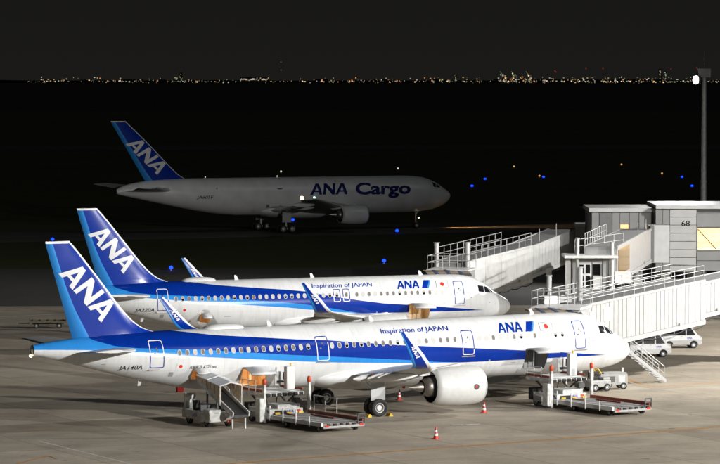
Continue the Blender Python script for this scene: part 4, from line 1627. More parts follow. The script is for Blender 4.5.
# --- bridge at the nearest airliner
A, B = at(583, 305.5, far(186.0)), at(705, 280.0, far(198.0))
b3 = Bridge('boarding_bridge', 'nearest white boarding bridge with ribbed walls at the nose of airliner JA140A', (18.0, far(188.5)))
P3, ln3 = b3.section(A, B, 3.0, 3.15, .62, M_bridge)
d3 = (B - A).normalized()
n3 = Vector((-d3.y, d3.x, 0)).normalized()
B2 = B + d3 * 10.5
P3b, l3b = b3.section(B + d3 * .05 + n3 * .22 - Vector((0, 0, .22)), B2 + n3 * .22 - Vector((0, 0, .22)), 2.55, 2.5, .62, M_bridge)
M_notice = mat('white_notice_board', (.66, .66, .65), .4)
b3.plate(P3, .9, 1.75, -1.35, -.55, M_notice, 'notice_board', -.04)
b3.plate(P3, 2.9, 3.9, -1.45, -.50, M_notice, 'notice_board', -.04)
rt = Vector((0, 0, .03))
b3.railing([A + n3 * .12 + rt, B + n3 * .12 + rt], 1.05, 1.5, 3)
b3.railing([A + n3 * 2.88 + rt, B + n3 * 2.88 + rt], 1.05, 1.5, 3)
b3.railing([B + n3 * .12 + rt, B + n3 * 2.88 + rt], 1.05, 1.5, 2)
b3.box('rotunda', (B2.x + 1.2, B2.y + 2.4, B2.z - 1.3), (3.8, 3.8, 3.3), M_bridge2, math.atan2(d3.y, d3.x))
q = MB(); x = b3.L((B2.x + 1.2, B2.y + 2.4, 0)); q.tube((x.x, x.y, 0), (x.x, x.y, B2.z - 2.9), .6, n=18); q.build('rotunda_column', M_grey, b3.root)
h321 = Vector((math.cos(TH321), math.sin(TH321)))
rr321 = Vector((math.sin(TH321), -math.cos(TH321)))
def cab(br, door, h, r, away, ztop, wd=3.6, dep=3.4):
    """glazed cab against the far door; door = skin point, r = outward to viewer, away = direction the cab runs back"""
    away = Vector(away).normalized()
    side = Vector((away.y, -away.x))
    rz = math.atan2(side.y, side.x)
    c = door + away * (1.0 + dep / 2)
    br.box('cab', (c.x, c.y, ztop - 1.45), (wd - .3, dep - .3, 2.5), M_bridge2, rz)
    br.box('cab_roof', (c.x, c.y, ztop - .08), (wd, dep, .16), M_lgrey, rz)
    br.box('cab_floor', (c.x, c.y, ztop - 2.85), (wd, dep, .2), M_lgrey, rz)
    for k in (-1.05, 0, 1.05):
        p = c - away * (dep / 2 - .12) + side * k
        br.box('cab_window', (p.x, p.y, ztop - 1.2), (.9, .06, 1.1), M_glass, rz)
    br.canopy((door.x - r.x * 1.0 + h.x * .35, door.y - r.y * 1.0 + h.y * .35), r, h, ztop - .05, ztop - .42, wd * 1.05, 1.5)
    C = Vector((c.x, c.y, ztop + .02))
    sv, av = Vector((*side, 0)), Vector((*away, 0))
    hw, hd = wd / 2 - .08, dep / 2 - .08
    br.railing([C - sv * hw - av * hd, C - sv * hw + av * hd, C + sv * hw + av * hd], 1.1, 1.1, 2)
    br.railing([C - sv * hw - av * hd, C + sv * hw * .5 - av * hd], 1.1, 1.1, 2)
    return c
door = N321 - h321 * 5.05 - rr321 * 1.98
c = cab(b3, door, h321, rr321, (.30, .95), 6.15)
for px, yy, zt in ((549, 187.5, 8.05), (580, 188.2, 8.6)):
    p = at(px, 285, far(yy))
    b3.column((p.x, p.y, 0), zt, .2)
p = at(549, 297, far(186.6))
b3.box('roof_machine', (p.x, p.y, 6.45), (1.3, .9, .55), M_lgrey, TH321)
p = at(563, 297, far(187.4))
b3.box('roof_machine', (p.x, p.y, 6.4), (1.0, .7, .4), M_galv, TH321)

# --- bridge at the second airliner
A1, Bm, B1 = at(469.5, 261.3, far(222.5)), at(532, 245.6, far(234.6)), at(577, 229.5, far(245.0))
b1 = Bridge('boarding_bridge', 'grey boarding bridge reaching the second airliner JA220A', (11.0, far(224.5)))
M_bridge1 = mat('brightened_bridge_panel', (.66, .66, .65), .45, var=.14, vscale=1.2)  # lighter copy of the panel colour, making up for weak light on this bridge
P1, ln1 = b1.section(A1, Bm, 3.0, 3.1, 3.8, M_bridge1)
d1 = (Bm - A1).normalized(); n1 = Vector((-d1.y, d1.x, 0)).normalized()
P1b, ln1b = b1.section(Bm + n1 * .2 - Vector((0, 0, .15)) + d1 * .05, B1 + n1 * .2, 2.6, 2.7, .9, M_bridge1)
b1.plate(P1, .75, 1.3, -1.6, -.85, M_notice, 'notice_board', -.05)
b1.railing([A1 + n1 * .1 + rt, Bm + n1 * .1 + rt], 1.1, 1.6, 2)
b1.railing([A1 + n1 * 2.9 + rt, Bm + n1 * 2.9 + rt], 1.1, 1.6, 2)
for u in (.25, .62):
    p = Bm.lerp(B1, u)
    q = MB(); x = b1.L(p + n1 * .4); q.tube(x, x + Vector((0, 0, 1.1)), .03, n=6); q.build('roof_post', M_galv, b1.root)
h320 = Vector((math.cos(TH320), math.sin(TH320))); rr320 = Vector((math.sin(TH320), -math.cos(TH320)))
door = N320 - h320 * 5.05 - rr320 * 1.98
c = cab(b1, door, h320, rr320, (.25, .97), 6.2)
for px, yy, zt in ((436.5, 222.6, 8.2), (467.5, 222.2, 8.25)):
    p = at(px, 260, far(yy))
    b1.column((p.x, p.y, 0), zt, .23)
p = at(549, 290, far(236))
b1.column((p.x, p.y, 0), 5.0, .26)
p = at(588, 238, far(245.5))
b1.box('rotunda', (p.x + .3, p.y + 1.4, 6.95), (2.6, 3.2, 2.6), M_bridge2)
b1.box('rotunda_roof', (p.x + .3, p.y + 1.4, 8.42), (2.9, 3.5, .28), M_lgrey)
q = MB(); x = b1.L((p.x + .3, p.y + 1.4, 0)); q.tube((x.x, x.y, 0), (x.x, x.y, 5.6), .55, n=18); q.build('rotunda_column', M_grey, b1.root)

# --- third bridge, drawn back, cab facing the viewer
YC = far(212.0)
cl, cr = at(566, 256, YC), at(616, 256, YC)
b2 = Bridge('boarding_bridge', 'drawn back boarding bridge with glazed cab below the number 68', ((cl.x + cr.x) / 2, YC + 1.5))
zt, zb = at(590, 255.5, YC).z, at(590, 297, YC).z
cx2, wd2 = (cl.x + cr.x) / 2, cr.x - cl.x
b2.box('cab_roof', (cx2, YC + 1.4, zt - .1), (wd2 + .3, 3.6, .22), M_lgrey)
b2.box('cab_floor', (cx2, YC + 1.4, zb - .05), (wd2 + .2, 3.4, .25), M_grey)
b2.box('cab_wall', (cx2, YC + 2.2, (zt + zb) / 2), (wd2 - .3, 1.6, zt - zb - .4), M_bridge2)
def fpan(px0, px1, py0, py1, material, name, dy=0.0, th=.08, parent=None):
    a, b = at(px0, py0, YC), at(px1, py1, YC)
    return b2.box(name, ((a.x + b.x) / 2, YC + 1.3 - dy, (a.z + b.z) / 2), (b.x - a.x, th, a.z - b.z), material, 0, .0, parent)
for a, b in ((566.5, 571.5), (573.5, 578.5), (604, 607), (610.5, 615)):
    fpan(a, b, 259, 295, M_lgrey if a != 604 else M_grey, 'cab_post', .1, .3)
fr = fpan(579, 592.4, 263.5, 291, M_notice, 'glazed_door')
for a in (580.6, 587):
    for (y0, y1) in ((265.5, 274.5), (276.5, 288.5)):
        fpan(a, a + 4.2, y0, y1, M_glass, 'pane', .06, .04, fr)
fpan(594, 602.5, 265, 277, M_void, 'dark_opening', .0)
fpan(593.6, 603, 263.4, 265, M_lgrey, 'lintel', .04)
fpan(594, 602.6, 276.5, 290, M_notice, 'control_cabinet', .35, .5)
fpan(615.5, 632, 272, 284, M_lgrey, 'wind_screen', .6, .1)
TA, TB = at(617, 246.5, YC + 1.0), at(651, 229.0, far(234.0))
d2 = (TB - TA).normalized(); n2 = Vector((-d2.y, d2.x, 0)).normalized()
tl, tr_ = TA + Vector((1.35, 0, 0)), TB
P2, ln2 = b2.section(TA + Vector((.05, 0, 0)) , TB, 2.7, 2.85, .95, M_bridge)
gl = b2.plate(P2, .4, 8.8, -2.35, -.30, mat('lit_tunnel_glass', (.10, .06, .015), .12, emit=(1, .56, .10), estr=.22, var=.5, vscale=1.4), 'glazed_side', -.05)
p = at(659, 244, far(235))
b2.box('docking_portal', (p.x, far(235) + 1.2, p.z), (1.9, 2.4, 3.35), M_bridge)
b2.box('docking_frame', (at(652, 244, far(234.6)).x, far(234.6) + .7, p.z + .05), (.35, 2.0, 3.2), M_pierd)
b2.railing([Vector((cl.x, YC + 3.0, zt + .02)), Vector((cl.x + .6, YC - .1, zt + .02)), Vector((cr.x, YC - .1, zt + .02))], .0001, 1.2, 1) if False else None
b2.railing([TA + n2 * 2.6 + rt, TA.lerp(TB, .55) + n2 * 2.6 + rt], 1.0, 1.6, 2)
p = at(576, 250, YC + .5)
for px in (577.5, 612):
    p = at(px, 250, YC + .4)
    b2.column((p.x, p.y, 0), zt + (1.35 if px < 600 else 1.0), .16)
b2.railing([Vector((cl.x + .9, YC - .2, zt + .02)), Vector((cl.x + .9, YC + 3.0, zt + .02)), Vector((cr.x + 1.2, YC + 7.5, zt + .35))], 1.1, 1.2, 2)
for px, py in ((638, 232), (646, 229)):
    p = at(px, py, far(228))
    q = MB(); x = b2.L(p); q.tube(x, x + Vector((0, 0, .8)), .03, n=6); q.build('roof_post', M_galv, b2.root)

# --- service stair beside the nearest bridge
foot = ground(663, 382)
st = thing('service_stair', 'open steel service stair with handrails beside the airliner nose', 'stairs', (foot.x, foot.y, 0), R(194))
run, rise, n = 4.6, 3.7, 17
for k in range(n):
    q = MB()
    q.box((run * (k + .5) / n, 0, rise * (k + .7) / n), (.27, 1.15, .045))
    q.build('tread', M_galv, st)
for sy in (-.62, .62):
    q = MB()
    q.hexa([(0, sy - .03, -.0), (0, sy + .03, 0), (run, sy + .03, rise - .05), (run, sy - .03, rise - .05), (-.05, sy - .03, .25), (-.05, sy + .03, .25), (run, sy + .03, rise + .2), (run, sy - .03, rise + .2)])
    q.build('stringer', M_galv, st)
    q = MB()
    for k in range(6):
        x = run * (k + .15) / 5.3
        q.tube((x, sy, rise * x / run + .15), (x, sy, rise * x / run + 1.1), .03, n=6)
    for hh in (.6, 1.1):
        q.tube((run * .03, sy, rise * .03 + hh), (run * .97, sy, rise * .97 + hh), .03, n=6)
    q.build('handrail', M_galv, st)
q = MB()
q.box((run + .6, 0, rise), (1.2, 1.1, .08))
for sy in (-.45, .45):
    q.tube((run + .9, sy, 0), (run + .9, sy, rise), .06, n=8)
q.build('landing', M_galv, st)

# ------------------------------------------------------------------ ground equipment
M_deck = mat('deck_steel', (.22, .21, .19), .55, .2, var=.3, vscale=5)
M_mark = mat('blue_mark', (.02, .05, .35), .4)
def local_ana(parent, origin, ux, uz, h, material=M_mark):
    polys, wd = ana_polys(h, .15)
    vs, fs = polys_to_mesh2d(polys)
    t = MB()
    o, ux, uz = Vector(origin), Vector(ux), Vector(uz)
    t.add([o + ux * a + uz * b for a, b in vs], fs)
    return t.build('lettering', material, parent)

def make_loader(label, loc, rz, zp, handrail):
    t = thing('cargo_loader', label, 'cargo loader', loc, rz, 'cargo loaders at the open holds')
    def bx(name, c, d, m, bevel=.015, parent=None, ry=0):
        q = MB()
        q.box(c, d, 0, None, 0, ry)
        return q.build(name, m, parent or t, bevel)
    # raised front platform
    pl = bx('bridge_platform', (1.7, 0, zp - .1), (2.7, 3.1, .2), M_equip)
    bx('platform_deck', (1.7, 0, zp + .012), (2.6, 2.9, .02), M_deck, 0, pl)
    for sy in (-1, 1):
        bx('platform_rail', (1.6, sy * 1.5, zp + .15), (2.6, .1, .16), M_rail, .01, pl)
    for k in range(9):
        q = MB()
        q.tube((.5 + k * .29, -1.35, zp + .05), (.5 + k * .29, 1.35, zp + .05), .045, n=8)
        q.build('roller', M_galv, pl)
    for k in range(7):                                # wheels along the outer lip
        q = MB()
        y = -1.25 + k * .42
        q.tube((3.06, y - .13, zp - .12), (3.06, y + .13, zp - .12), .11, n=10)
        q.build('roller', M_black, pl)
    q = MB()                                          # hand rail on the left of the platform
    for x in (.5, 1.3, 2.1):
        q.tube((x, -1.58, zp), (x, -1.58, zp + .75), .028, n=6)
    q.tube((.5, -1.58, zp + .75), (2.1, -1.58, zp + .75), .028, n=6)
    q.tube((.5, -1.58, zp + .38), (2.1, -1.58, zp + .38), .028, n=6)
    q.build('handrail', M_galv, pl)
    # operator stand
    cb = bx('control_cabinet', (2.1, 1.02, zp + .82), (.36, .62, 1.5), M_notice, .03)
    bx('control_panel', (1.86, .95, zp + .95), (.12, .5, .5), M_dgrey, .01, cb)
    bx('operator_seat', (1.55, .72, zp + .55), (.42, .42, .12), M_black, .03, cb)
    bx('operator_guard', (1.35, .62, zp + .75), (.08, .5, .9), M_equip, .02, cb)
    # lift below
    for (x0, x1) in ((.7, 2.6), (2.6, .7)):
        for sy in (-1.05, 1.05):
            q = MB()
            q.hexa([(x0, sy - .05, .5), (x0, sy + .05, .5), (x0 + .18, sy + .05, .5), (x0 + .18, sy - .05, .5), (x1, sy - .05, zp - .22), (x1, sy + .05, zp - .22), (x1 + .18, sy + .05, zp - .22), (x1 + .18, sy - .05, zp - .22)])
            q.build('scissor_arm', M_dgrey, t)
    ch = bx('chassis', (2.0, 0, .62), (2.7, 2.5, .62), M_equip, .03)
    bx('engine_cover', (2.5, .25, 1.05), (1.4, 1.7, .3), M_equip, .03, ch)
    bx('engine_grille', (3.36, -.5, .66), (.03, .9, .36), M_black, 0, ch)
    bx('lamp', (3.37, .9, .78), (.05, .26, .14), M_orange, .01, ch)
    bx('gap_shade_box', (.55, -.9, .8), (.5, .8, .8), M_black, .02, ch)  # black box, its colour standing in for the shaded gap under the platform
    local_ana(ch, (3.37, -.1, .64), (0, 1, 0), (0, 0, 1), .2)
    # guide masts with orange caps
    for sy in (-1.72, 1.72):
        m = bx('guide_mast', (3.35, sy, zp * .5 + .35), (.2, .18, zp + .5), M_equip)
        q = MB()
        q.lathe([(zp + .58, .08), (zp + .62, .13), (zp + .90, .14), (zp + .98, .09), (zp + 1.0, .01)], 'Z', 12, 0, True, None, (3.35, sy, 0))
        q.build('mast_cap', M_orange, m)
    bx('side_cabinet', (3.2, -1.98, .95), (.55, .3, 1.5), M_equip, .02)
    # low main deck
    dk = bx('main_deck', (6.6, 0, .5), (6.2, 3.0, .16), M_deck)
    for k in range(20):
        q = MB()
        q.tube((3.7 + k * .3, -1.3, .6), (3.7 + k * .3, 1.3, .6), .04, n=6)
        q.build('roller', M_dgrey if k % 3 else M_deck, dk)
    bx('side_beam', (6.6, 1.56, .66), (6.2, .16, .28), M_rail, .01, dk)
    bx('side_beam', (6.6, -1.56, .52), (6.2, .14, .26), M_lgrey, .01, dk)
    bx('guide_bar', (6.6, .55, .68), (2.6, .08, .1), M_rail, .01, dk)
    bx('guide_bar', (4.6, -.45, .68), (1.3, .08, .08), M_rail, .01, dk)
    for x in (3.9, 5.4, 6.9, 8.4):
        q = MB()
        q.tube((x, -1.66, .3), (x, -1.66, 1.25 if x < 8 else .95), .04, n=6)
        q.build('stanchion', M_notice, dk)
    q = MB()
    for k in range(6):
        q.tube((9.72, -1.2 + k * .48, .44), (9.72, -1.0 + k * .48, .44), .12, n=10)
    q.build('end_rollers', M_black, dk)
    bx('end_beam', (9.78, 0, .36), (.14, 3.1, .14), M_grey, .01, dk)
    q = MB()
    for y in (1.1, 1.62):
        q.tube((9.75, y, .5), (9.75, y, 1.05), .04, n=6)
    q.tube((9.75, 1.1, 1.05), (9.75, 1.62, 1.05), .04, n=6)
    q.tube((9.75, 1.1, .8), (9.75, 1.62, .8), .04, n=6)
    q.build('end_frame', M_dgrey, dk)
    bx('reflector', (9.86, 1.3, .42), (.03, .3, .12), M_red, 0, dk)
    bx('reflector', (9.86, -1.3, .42), (.03, .3, .12), M_red, 0, dk)
    for (x, y) in ((1.2, -1.25), (1.2, 1.25), (5.4, -1.35), (5.4, 1.35), (9.1, -1.35), (9.1, 1.35)):
        r = .32 if x < 2 else .2
        wh = bx('axle_block', (x, y * .9, r + .02), (.2, .24, .2), M_dgrey, 0)
        wheel(wh, (x, y, r), r, .24, n=16)
    for (pts, r) in ((((3.3, -1.5, .9), (3.5, -1.2, .45), (3.9, -.9, .35), (4.3, -1.1, .3)), .04), (((3.0, .9, 1.3), (3.2, 1.2, .8), (3.0, 1.35, .5)), .035), (((2.9, -1.3, zp - .2), (3.25, -1.45, zp - .55), (3.2, -1.5, .9)), .03), (((.5, 1.2, zp - .2), (.4, 1.1, 1.0), (.8, 1.0, .6)), .035)):
        q = MB()
        for a, b in zip(pts, pts[1:]):
            q.tube(a, b, r, n=6)
        q.build('hydraulic_hose', M_black, t)
    bx('tool_box', (2.9, 1.05, 1.42), (.5, .5, .3), M_dgrey, .02)
    bx('fuel_tank', (1.5, -1.32, .55), (.9, .3, .4), M_grey, .05)
    bx('step_plate', (3.1, 1.9, .45), (.5, .3, .05), M_deck, .01)
    bx('step_plate', (3.1, 1.9, .85), (.5, .3, .05), M_deck, .01)
    q = MB()
    q.tube((1.9, 1.25, zp + 1.57), (1.9, 1.25, zp + 1.75), .06, n=10)
    q.build('work_lamp', M_yellow, t)
    for y in (-.9, 0, .9):
        bx('stop_plate', (3.62, y, .68), (.08, .35, .14), M_yellow, .01)
    if handrail:
        q = MB()
        for x in (3.9, 5.2, 6.5):
            q.tube((x, 1.72, .6), (x, 1.72, 1.75), .035, n=6)
        for z in (1.2, 1.75):
            q.tube((3.9, 1.72, z), (6.5, 1.72, z), .035, n=6)
        q.build('handrail', M_galv, t)
    return t
def at_side(s_aft, lat):
    p = N321 - h321 * s_aft + rr321 * lat
    return (p.x, p.y, 0)
rzl = TH321 - math.pi / 2
make_loader('cargo loader raised to the open forward hold under the nearest nose', at_side(8.15, 1.75), rzl + R(7), 1.95, False)
make_loader('cargo loader with long handrail at the aft hold behind the wing', at_side(29.5, 1.75), rzl + R(7), 1.95, True)

# belt loader with a covered belt at the rear hold
t = thing('belt_loader', 'white belt loader with tan curtained cover under the nearest rear fuselage', 'belt loader', at_side(33.35, .9), rzl)
def bx(name, c, d, m, bevel=.015, parent=None, ry=0.0, root=None):
    q = MB()
    q.box(c, d, 0, None, 0, ry)
    return q.build(name, m, parent or root or t, bevel)
x0, z0, x1, z1 = .9, 2.6, 6.3, .8                    # belt from hold down to the free end
ang = math.atan2(z0 - z1, x1 - x0)
ln = math.hypot(x1 - x0, z0 - z1)
cxb, czb = (x0 + x1) / 2, (z0 + z1) / 2
bm_ = bx('belt_boom', (cxb, 0, czb), (ln, 1.0, .16), M_dgrey, .01, None, ang)
bx('belt', (cxb + .02, 0, czb + .1), (ln - .2, .8, .03), M_black, 0, bm_, ang)
for sy in (-.56, .56):
    bx('side_rail', (cxb, sy, czb + .14), (ln, .09, .32), M_equip, .02, bm_, ang)
def zb_(x):
    return z0 + (z1 - z0) * (x - x0) / (x1 - x0)
zr_ = lambda x: 3.0 - .11 * (x - 1.2)
for (a, b) in ((1.2, 2.9), (2.97, 4.8)):               # two roof panels
    q = MB()
    za, zbb = zr_(a), zr_(b) + (.06 if a < 2 else 0)
    for sy in (-1, 1):
        q.hexa([(a, 0, za + .22), (b, 0, zbb + .22), (b, sy * .78, zbb), (a, sy * .78, za), (a, 0, za + .27), (b, 0, zbb + .27), (b, sy * .80, zbb + .05), (a, sy * .80, za + .05)])
    q.build('cover_roof', M_lgrey, t)
    for sy in (-.72, .72):
        n = 6
        for k in range(n):                              # hanging strips
            u0, u1 = a + (b - a) * k / n + .012, a + (b - a) * (k + 1) / n - .012
            off = sy + (.03 if k % 2 else 0)
            q = MB()
            q.hexa([(u0, off - .012, zb_(u0) + .38), (u1, off - .012, zb_(u1) + .38), (u1, off + .012, zb_(u1) + .38), (u0, off + .012, zb_(u0) + .38),
                    (u0, off - .012, za + (zbb - za) * k / n - .02), (u1, off - .012, za + (zbb - za) * (k + 1) / n - .02), (u1, off + .012, za + (zbb - za) * (k + 1) / n - .02), (u0, off + .012, za + (zbb - za) * k / n - .02)])
            q.build('curtain_strip', M_curtain, t)
for x in (1.25, 2.93, 4.76):
    for sy in (-.76, .76):
        q = MB()
        q.tube((x, sy, zb_(x) + .1), (x, sy, zr_(x)), .035, n=6)
        q.build('cover_post', M_equip, t)
for x in (2.0, 3.9):
    bx('lift_arm', (x, .35, zb_(x) * .5 + .1), (.14, .1, zb_(x) - .3), M_dgrey, .01)
    bx('lift_arm', (x, -.35, zb_(x) * .5 + .1), (.14, .1, zb_(x) - .3), M_dgrey, .01)
cs = bx('chassis', (2.9, -.8, .66), (4.2, 1.6, .56), M_equip, .05)
bx('bonnet', (4.45, -1.15, .92), (.95, .9, .5), M_equip, .08, cs)
bx('bumper', (4.98, -.9, .5), (.12, 1.3, .18), M_lgrey, .03, cs)
bx('headlamp', (4.94, -.85, .98), (.04, .16, .14), M_rim, .01, cs)
bx('headlamp', (4.94, -1.45, .98), (.04, .16, .14), M_rim, .01, cs)
bx('rear_cabinet', (1.05, -1.15, 1.2), (.35, .7, 1.5), M_equip, .04, cs)
bx('seat', (2.3, -1.15, 1.0), (.5, .5, .16), M_black, .04, cs)
bx('seat_back', (2.05, -1.15, 1.3), (.12, .5, .5), M_black, .04, cs)
bx('dashboard', (3.4, -1.15, 1.1), (.2, .75, .55), M_dgrey, .04, cs)
q = MB()
q.lathe([(-.02, .17), (0, .19), (.02, .17)], 'Z', 16, 0, True, Matrix.Translation((3.2, -1.15, 1.42)) @ Matrix.Rotation(R(-50), 4, 'Y'))
q.build('steering_wheel', M_black, cs)
local_ana(cs, (2.4, -1.605, .56), (1, 0, 0), (0, 0, 1), .24)
bx('tail_lamp', (5.6, -.5, .5), (.1, .3, .16), M_orange, .02)
bx('end_leg', (5.9, -.45, .36), (.12, .1, .7), M_equip, .01)
bx('end_leg', (5.9, .45, .36), (.12, .1, .7), M_notice, .01)
for (x, y) in ((1.5, -1.35), (1.5, .05), (4.2, -1.35), (4.2, .05)):
    ax = bx('axle_block', (x, y * .9 - .05, .34), (.2, .2, .2), M_dgrey, 0)
    wheel(ax, (x, y, .34), .34, .24, n=18)

# ground power unit and a small tug by the nose gear
p = G(612, 389)
t = thing('ground_power_cart', 'small grey ground power cart with yellow cable beside the nose', 'power cart', (p.x, p.y, 0), R(12))
bd = bx('body', (0, 0, .72), (2.0, 1.1, .8), M_grey, .05)
bx('top_cover', (.1, 0, 1.16), (1.7, .95, .1), M_grey, .03, bd)
bx('exhaust_stack', (.85, .25, 1.32), (.16, .16, .35), M_equip, .02, bd)
bx('vent', (-.3, -.56, .75), (.7, .02, .4), M_dgrey, 0, bd)
bx('vent', (.55, -.56, .75), (.5, .02, .5), M_equip, 0, bd)
bx('tow_bar', (-1.4, 0, .3), (.9, .08, .08), M_yellow, .01)
for (x, y) in ((-.7, -.5), (-.7, .5), (.7, -.5), (.7, .5)):
    ax = bx('axle_block', (x, y * .8, .25), (.12, .2, .12), M_dgrey, 0)
    wheel(ax, (x, y, .25), .25, .18, n=16)
q = MB()
pts = [Vector((-.8, -.1, 1.1)), Vector((-1.1, -.1, 1.5)), Vector((-1.3, .0, 1.3)), Vector((-1.5, .1, 1.9)), Vector((-1.55, .3, 2.3))]
for a, b in zip(pts, pts[1:]):
    q.tube(a, b, .05, n=8)
q.build('cable', M_yellow, t)
p = G(597, 391)
t = thing('tow_tractor', 'low grey tow tractor parked between power cart and forward loader', 'tow tractor', (p.x, p.y, 0), R(30))
bd = bx('body', (0, 0, .55), (1.7, 1.1, .5), M_grey, .08)
bx('bonnet', (.55, 0, .88), (.6, .9, .22), M_grey, .08, bd)
bx('seat', (-.3, 0, .92), (.45, .6, .16), M_black, .04, bd)
bx('seat_back', (-.55, 0, 1.15), (.1, .6, .4), M_black, .04, bd)
bx('bumper', (.92, 0, .4), (.12, 1.0, .2), M_dgrey, .03, bd)
for (x, y) in ((-.5, -.5), (-.5, .5), (.5, -.5), (.5, .5)):
    ax = bx('axle_block', (x, y * .8, .28), (.12, .2, .12), M_dgrey, 0)
    wheel(ax, (x, y, .28), .28, .2, n=16)
q = MB()
q.tube((.2, 0, .9), (-.02, 0, 1.2), .03, n=6)
q.lathe([(-.015, .15), (0, .17), (.015, .15)], 'Z', 14, 0, True, Matrix.Translation((-.02, 0, 1.2)) @ Matrix.Rotation(R(-40), 4, 'Y'))
q.build('steering_wheel', M_black, bd)

M_olive = mat('olive_frame', (.17, .15, .085), .6, var=.3, vscale=5)
# flat baggage dolly out on the left
p = G(48, 328)
t = thing('baggage_dolly', 'empty flat baggage dolly with pale wheel hubs left of the tail fin', 'dolly', (p.x, p.y, 0), R(5))
bd = bx('deck', (0, 0, .62), (3.3, 1.5, .1), mat('dolly_deck', (.30, .26, .17), .6, var=.3), .01)
bx('side_frame', (0, -.76, .58), (3.3, .06, .16), M_olive, .01, bd)
bx('side_frame', (0, .76, .58), (3.3, .06, .16), M_olive, .01, bd)
for k in range(5):
    bx('deck_bar', (-1.35 + k * .68, 0, .69), (.12, 1.4, .05), M_dgrey, .01, bd)
for x in (-1.6, 1.6):
    bx('end_frame', (x, 0, .72), (.08, 1.4, .34), M_dgrey, .01, bd)
bx('tow_bar', (-2.1, 0, .42), (1.0, .07, .07), M_dgrey, .01)
bx('under_frame', (0, 0, .45), (2.8, .5, .18), M_dgrey, .01)
for (x, y) in ((-1.0, -.6), (-1.0, .6), (1.0, -.6), (1.0, .6)):
    ax = bx('axle_block', (x, y * .8, .25), (.14, .3, .14), M_dgrey, 0)
    wheel(ax, (x, y, .25), .25, .16, n=16)
# ------------------------------------------------------------------ vans
def van_mesh_parts(t, livery):
    prof = [(-1.68, .32), (-1.70, .95), (-1.62, 1.75), (-1.50, 1.87), (.55, 1.88), (.85, 1.80), (1.36, 1.12), (1.62, 1.0), (1.69, .75), (1.70, .36), (1.55, .28), (1.42, .28)]
    def arch(cx):
        return [(cx + .34 * math.cos(R(a)), .28 + .34 * math.sin(R(a))) for a in range(0, 181, 30)]
    prof += arch(1.05) + arch(-1.05) + [(-1.55, .28)]
    q = MB()
    q.prism(prof, -.74, .74, 0, lambda z: 0 if z < 1.0 else (z - 1.0) * .12)
    body = q.build('body', livery, t, .03)
    def pane(pts, name='side_window'):
        for sy in (-1, 1):
            q = MB()
            V = [(x, sy * (.742 - (z - 1.0) * .12 + .004), z) for x, z in pts] + [(x, sy * (.742 - (z - 1.0) * .12 - .01), z) for x, z in pts]
            n = len(pts)
            q.add(V, [tuple(range(n))] + [(k, (k + 1) % n, n + (k + 1) % n, n + k) for k in range(n)])
            q.build(name, M_glass, body)
    pane([(.45, 1.08), (1.2, 1.08), (.78, 1.70), (.45, 1.74)])
    pane([(-.55, 1.08), (.35, 1.08), (.35, 1.74), (-.55, 1.74)])
    pane([(-1.55, 1.08), (-.65, 1.08), (-.65, 1.74), (-1.5, 1.70)])
    q = MB()
    q.hexa([(1.335, -.60, 1.18), (1.335, .60, 1.18), (1.30, .60, 1.17), (1.30, -.60, 1.17), (.905, -.56, 1.76), (.905, .56, 1.76), (.86, .56, 1.74), (.86, -.56, 1.74)])
    q.build('windscreen', M_glass, body)
    q = MB(); q.box((-1.69, 0, 1.4), (.06, 1.15, .6)); q.build('rear_window', M_glass, body)
    for sy in (-.56, .56):
        q = MB(); q.box((1.68, sy, .78), (.08, .26, .2)); q.build('headlamp', M_rim, body, .02)
        q = MB(); q.box((-1.70, sy, .85), (.05, .14, .34)); q.build('tail_lamp', M_red, body, .01)
        q = MB(); q.box((.02, sy * 1.335, .98), (.14, .02, .03)); q.build('door_handle', M_dgrey, body)
    q = MB(); q.box((1.71, 0, .45), (.08, 1.3, .2)); q.build('bumper', M_lgrey, body, .03)
    q = MB(); q.box((0, 0, .42), (3.0, 1.1, .26)); q.build('under_frame', M_void, body)
    for (x, y) in ((1.05, -.64), (1.05, .64), (-1.05, -.64), (-1.05, .64)):
        q = MB(); q.box((x, y * .7, .28), (.12, .2, .12)); ax = q.build('axle_block', M_dgrey, t)
        wheel(ax, (x, y, .28), .28, .18, n=20)
    local_ana(body, (.45, -.748, .78), (1, 0, 0), (0, 0, 1), .14)
M_van1 = mat('van_silver', (.36, .36, .36), .3, .2, var=.05, coat=.5)
M_van2 = mat('van_white', (.56, .56, .555), .3, var=.05, coat=.5)
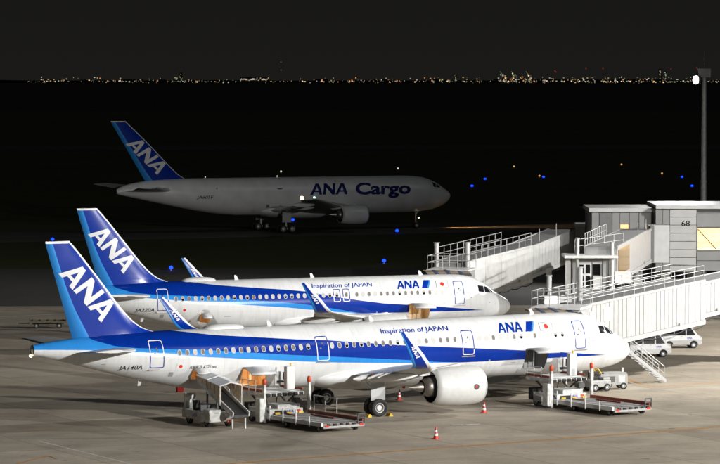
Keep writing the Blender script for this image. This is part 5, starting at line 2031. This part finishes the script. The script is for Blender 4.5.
for px, py, m, rz, lab in ((649, 357.5, M_van2, 9, 'small white van behind the service stair under the boarding bridge'), (680, 348.5, M_van1, 9, 'small silver van parked farthest right under the boarding bridge')):
    p = G(px, py)
    t = thing('parked_van', lab, 'van', (p.x, p.y + .7, 0), R(rz), 'vans parked under the bridge')
    van_mesh_parts(t, m)

# ------------------------------------------------------------------ cones, chocks
def cone(px, py, label, h=.75):
    p = G(px, py)
    t = thing('traffic_cone', label, 'cone', (p.x, p.y, 0), random.random(), 'red traffic cones on the apron')
    q = MB(); q.box((0, 0, .025), (.4, .4, .05)); q.build('base', M_red, t, .01)
    q = MB()
    rf = lambda z: .17 - .135 * z / h
    zs = [.05, .28 * h, .45 * h, .60 * h, .76 * h, h]
    q.tube((0, 0, .05), (0, 0, h), rf(.05), rf(h), 16)
    q.build('body', M_red, t)
    for k in (1, 3):
        q = MB()
        q.tube((0, 0, zs[k]), (0, 0, zs[k + 1]), rf(zs[k]) + .004, rf(zs[k + 1]) + .004, 16, 0, True, False)
        q.build('reflective_band', M_white, t)
cone(436, 439, 'red and white cone standing alone on open apron near the front')
cone(484, 413, 'red and white cone just below the engine intake')
cone(399.5, 400, 'red and white cone between the main wheels and the engine')
p = G(180, 392)
t = thing('equipment_box', 'low red box on the apron under the nearest rear fuselage', 'box', (p.x, p.y, 0), .3)
bx('body', (0, 0, .16), (.5, .4, .3), M_red, .03)
bx('lid', (0, 0, .33), (.54, .44, .05), M_red, .02)
bx('handle', (0, 0, .38), (.2, .04, .06), M_black, .01)
gp_ = N321 - h321 * 21.97 + rr321 * 4.25
for k, (d, lab) in enumerate(((-.78, 'yellow chock behind the nearest main wheel'), (.78, 'yellow chock in front of the nearest main wheel'))):
    p = gp_ + h321 * d
    t = thing('wheel_chock', lab, 'chock', (p.x, p.y, 0), TH321, 'yellow chocks at the main wheel')
    q = MB()
    q.prism([(-.16, 0), (.16, 0), (.05, .2), (-.05, .2)], -.25, .25)
    q.build('wedge', M_yellow, t, .01)
    q = MB(); q.tube((0, .25, .1), (0, .42, .1), .02, n=6); q.build('pull_rope', M_black, t)
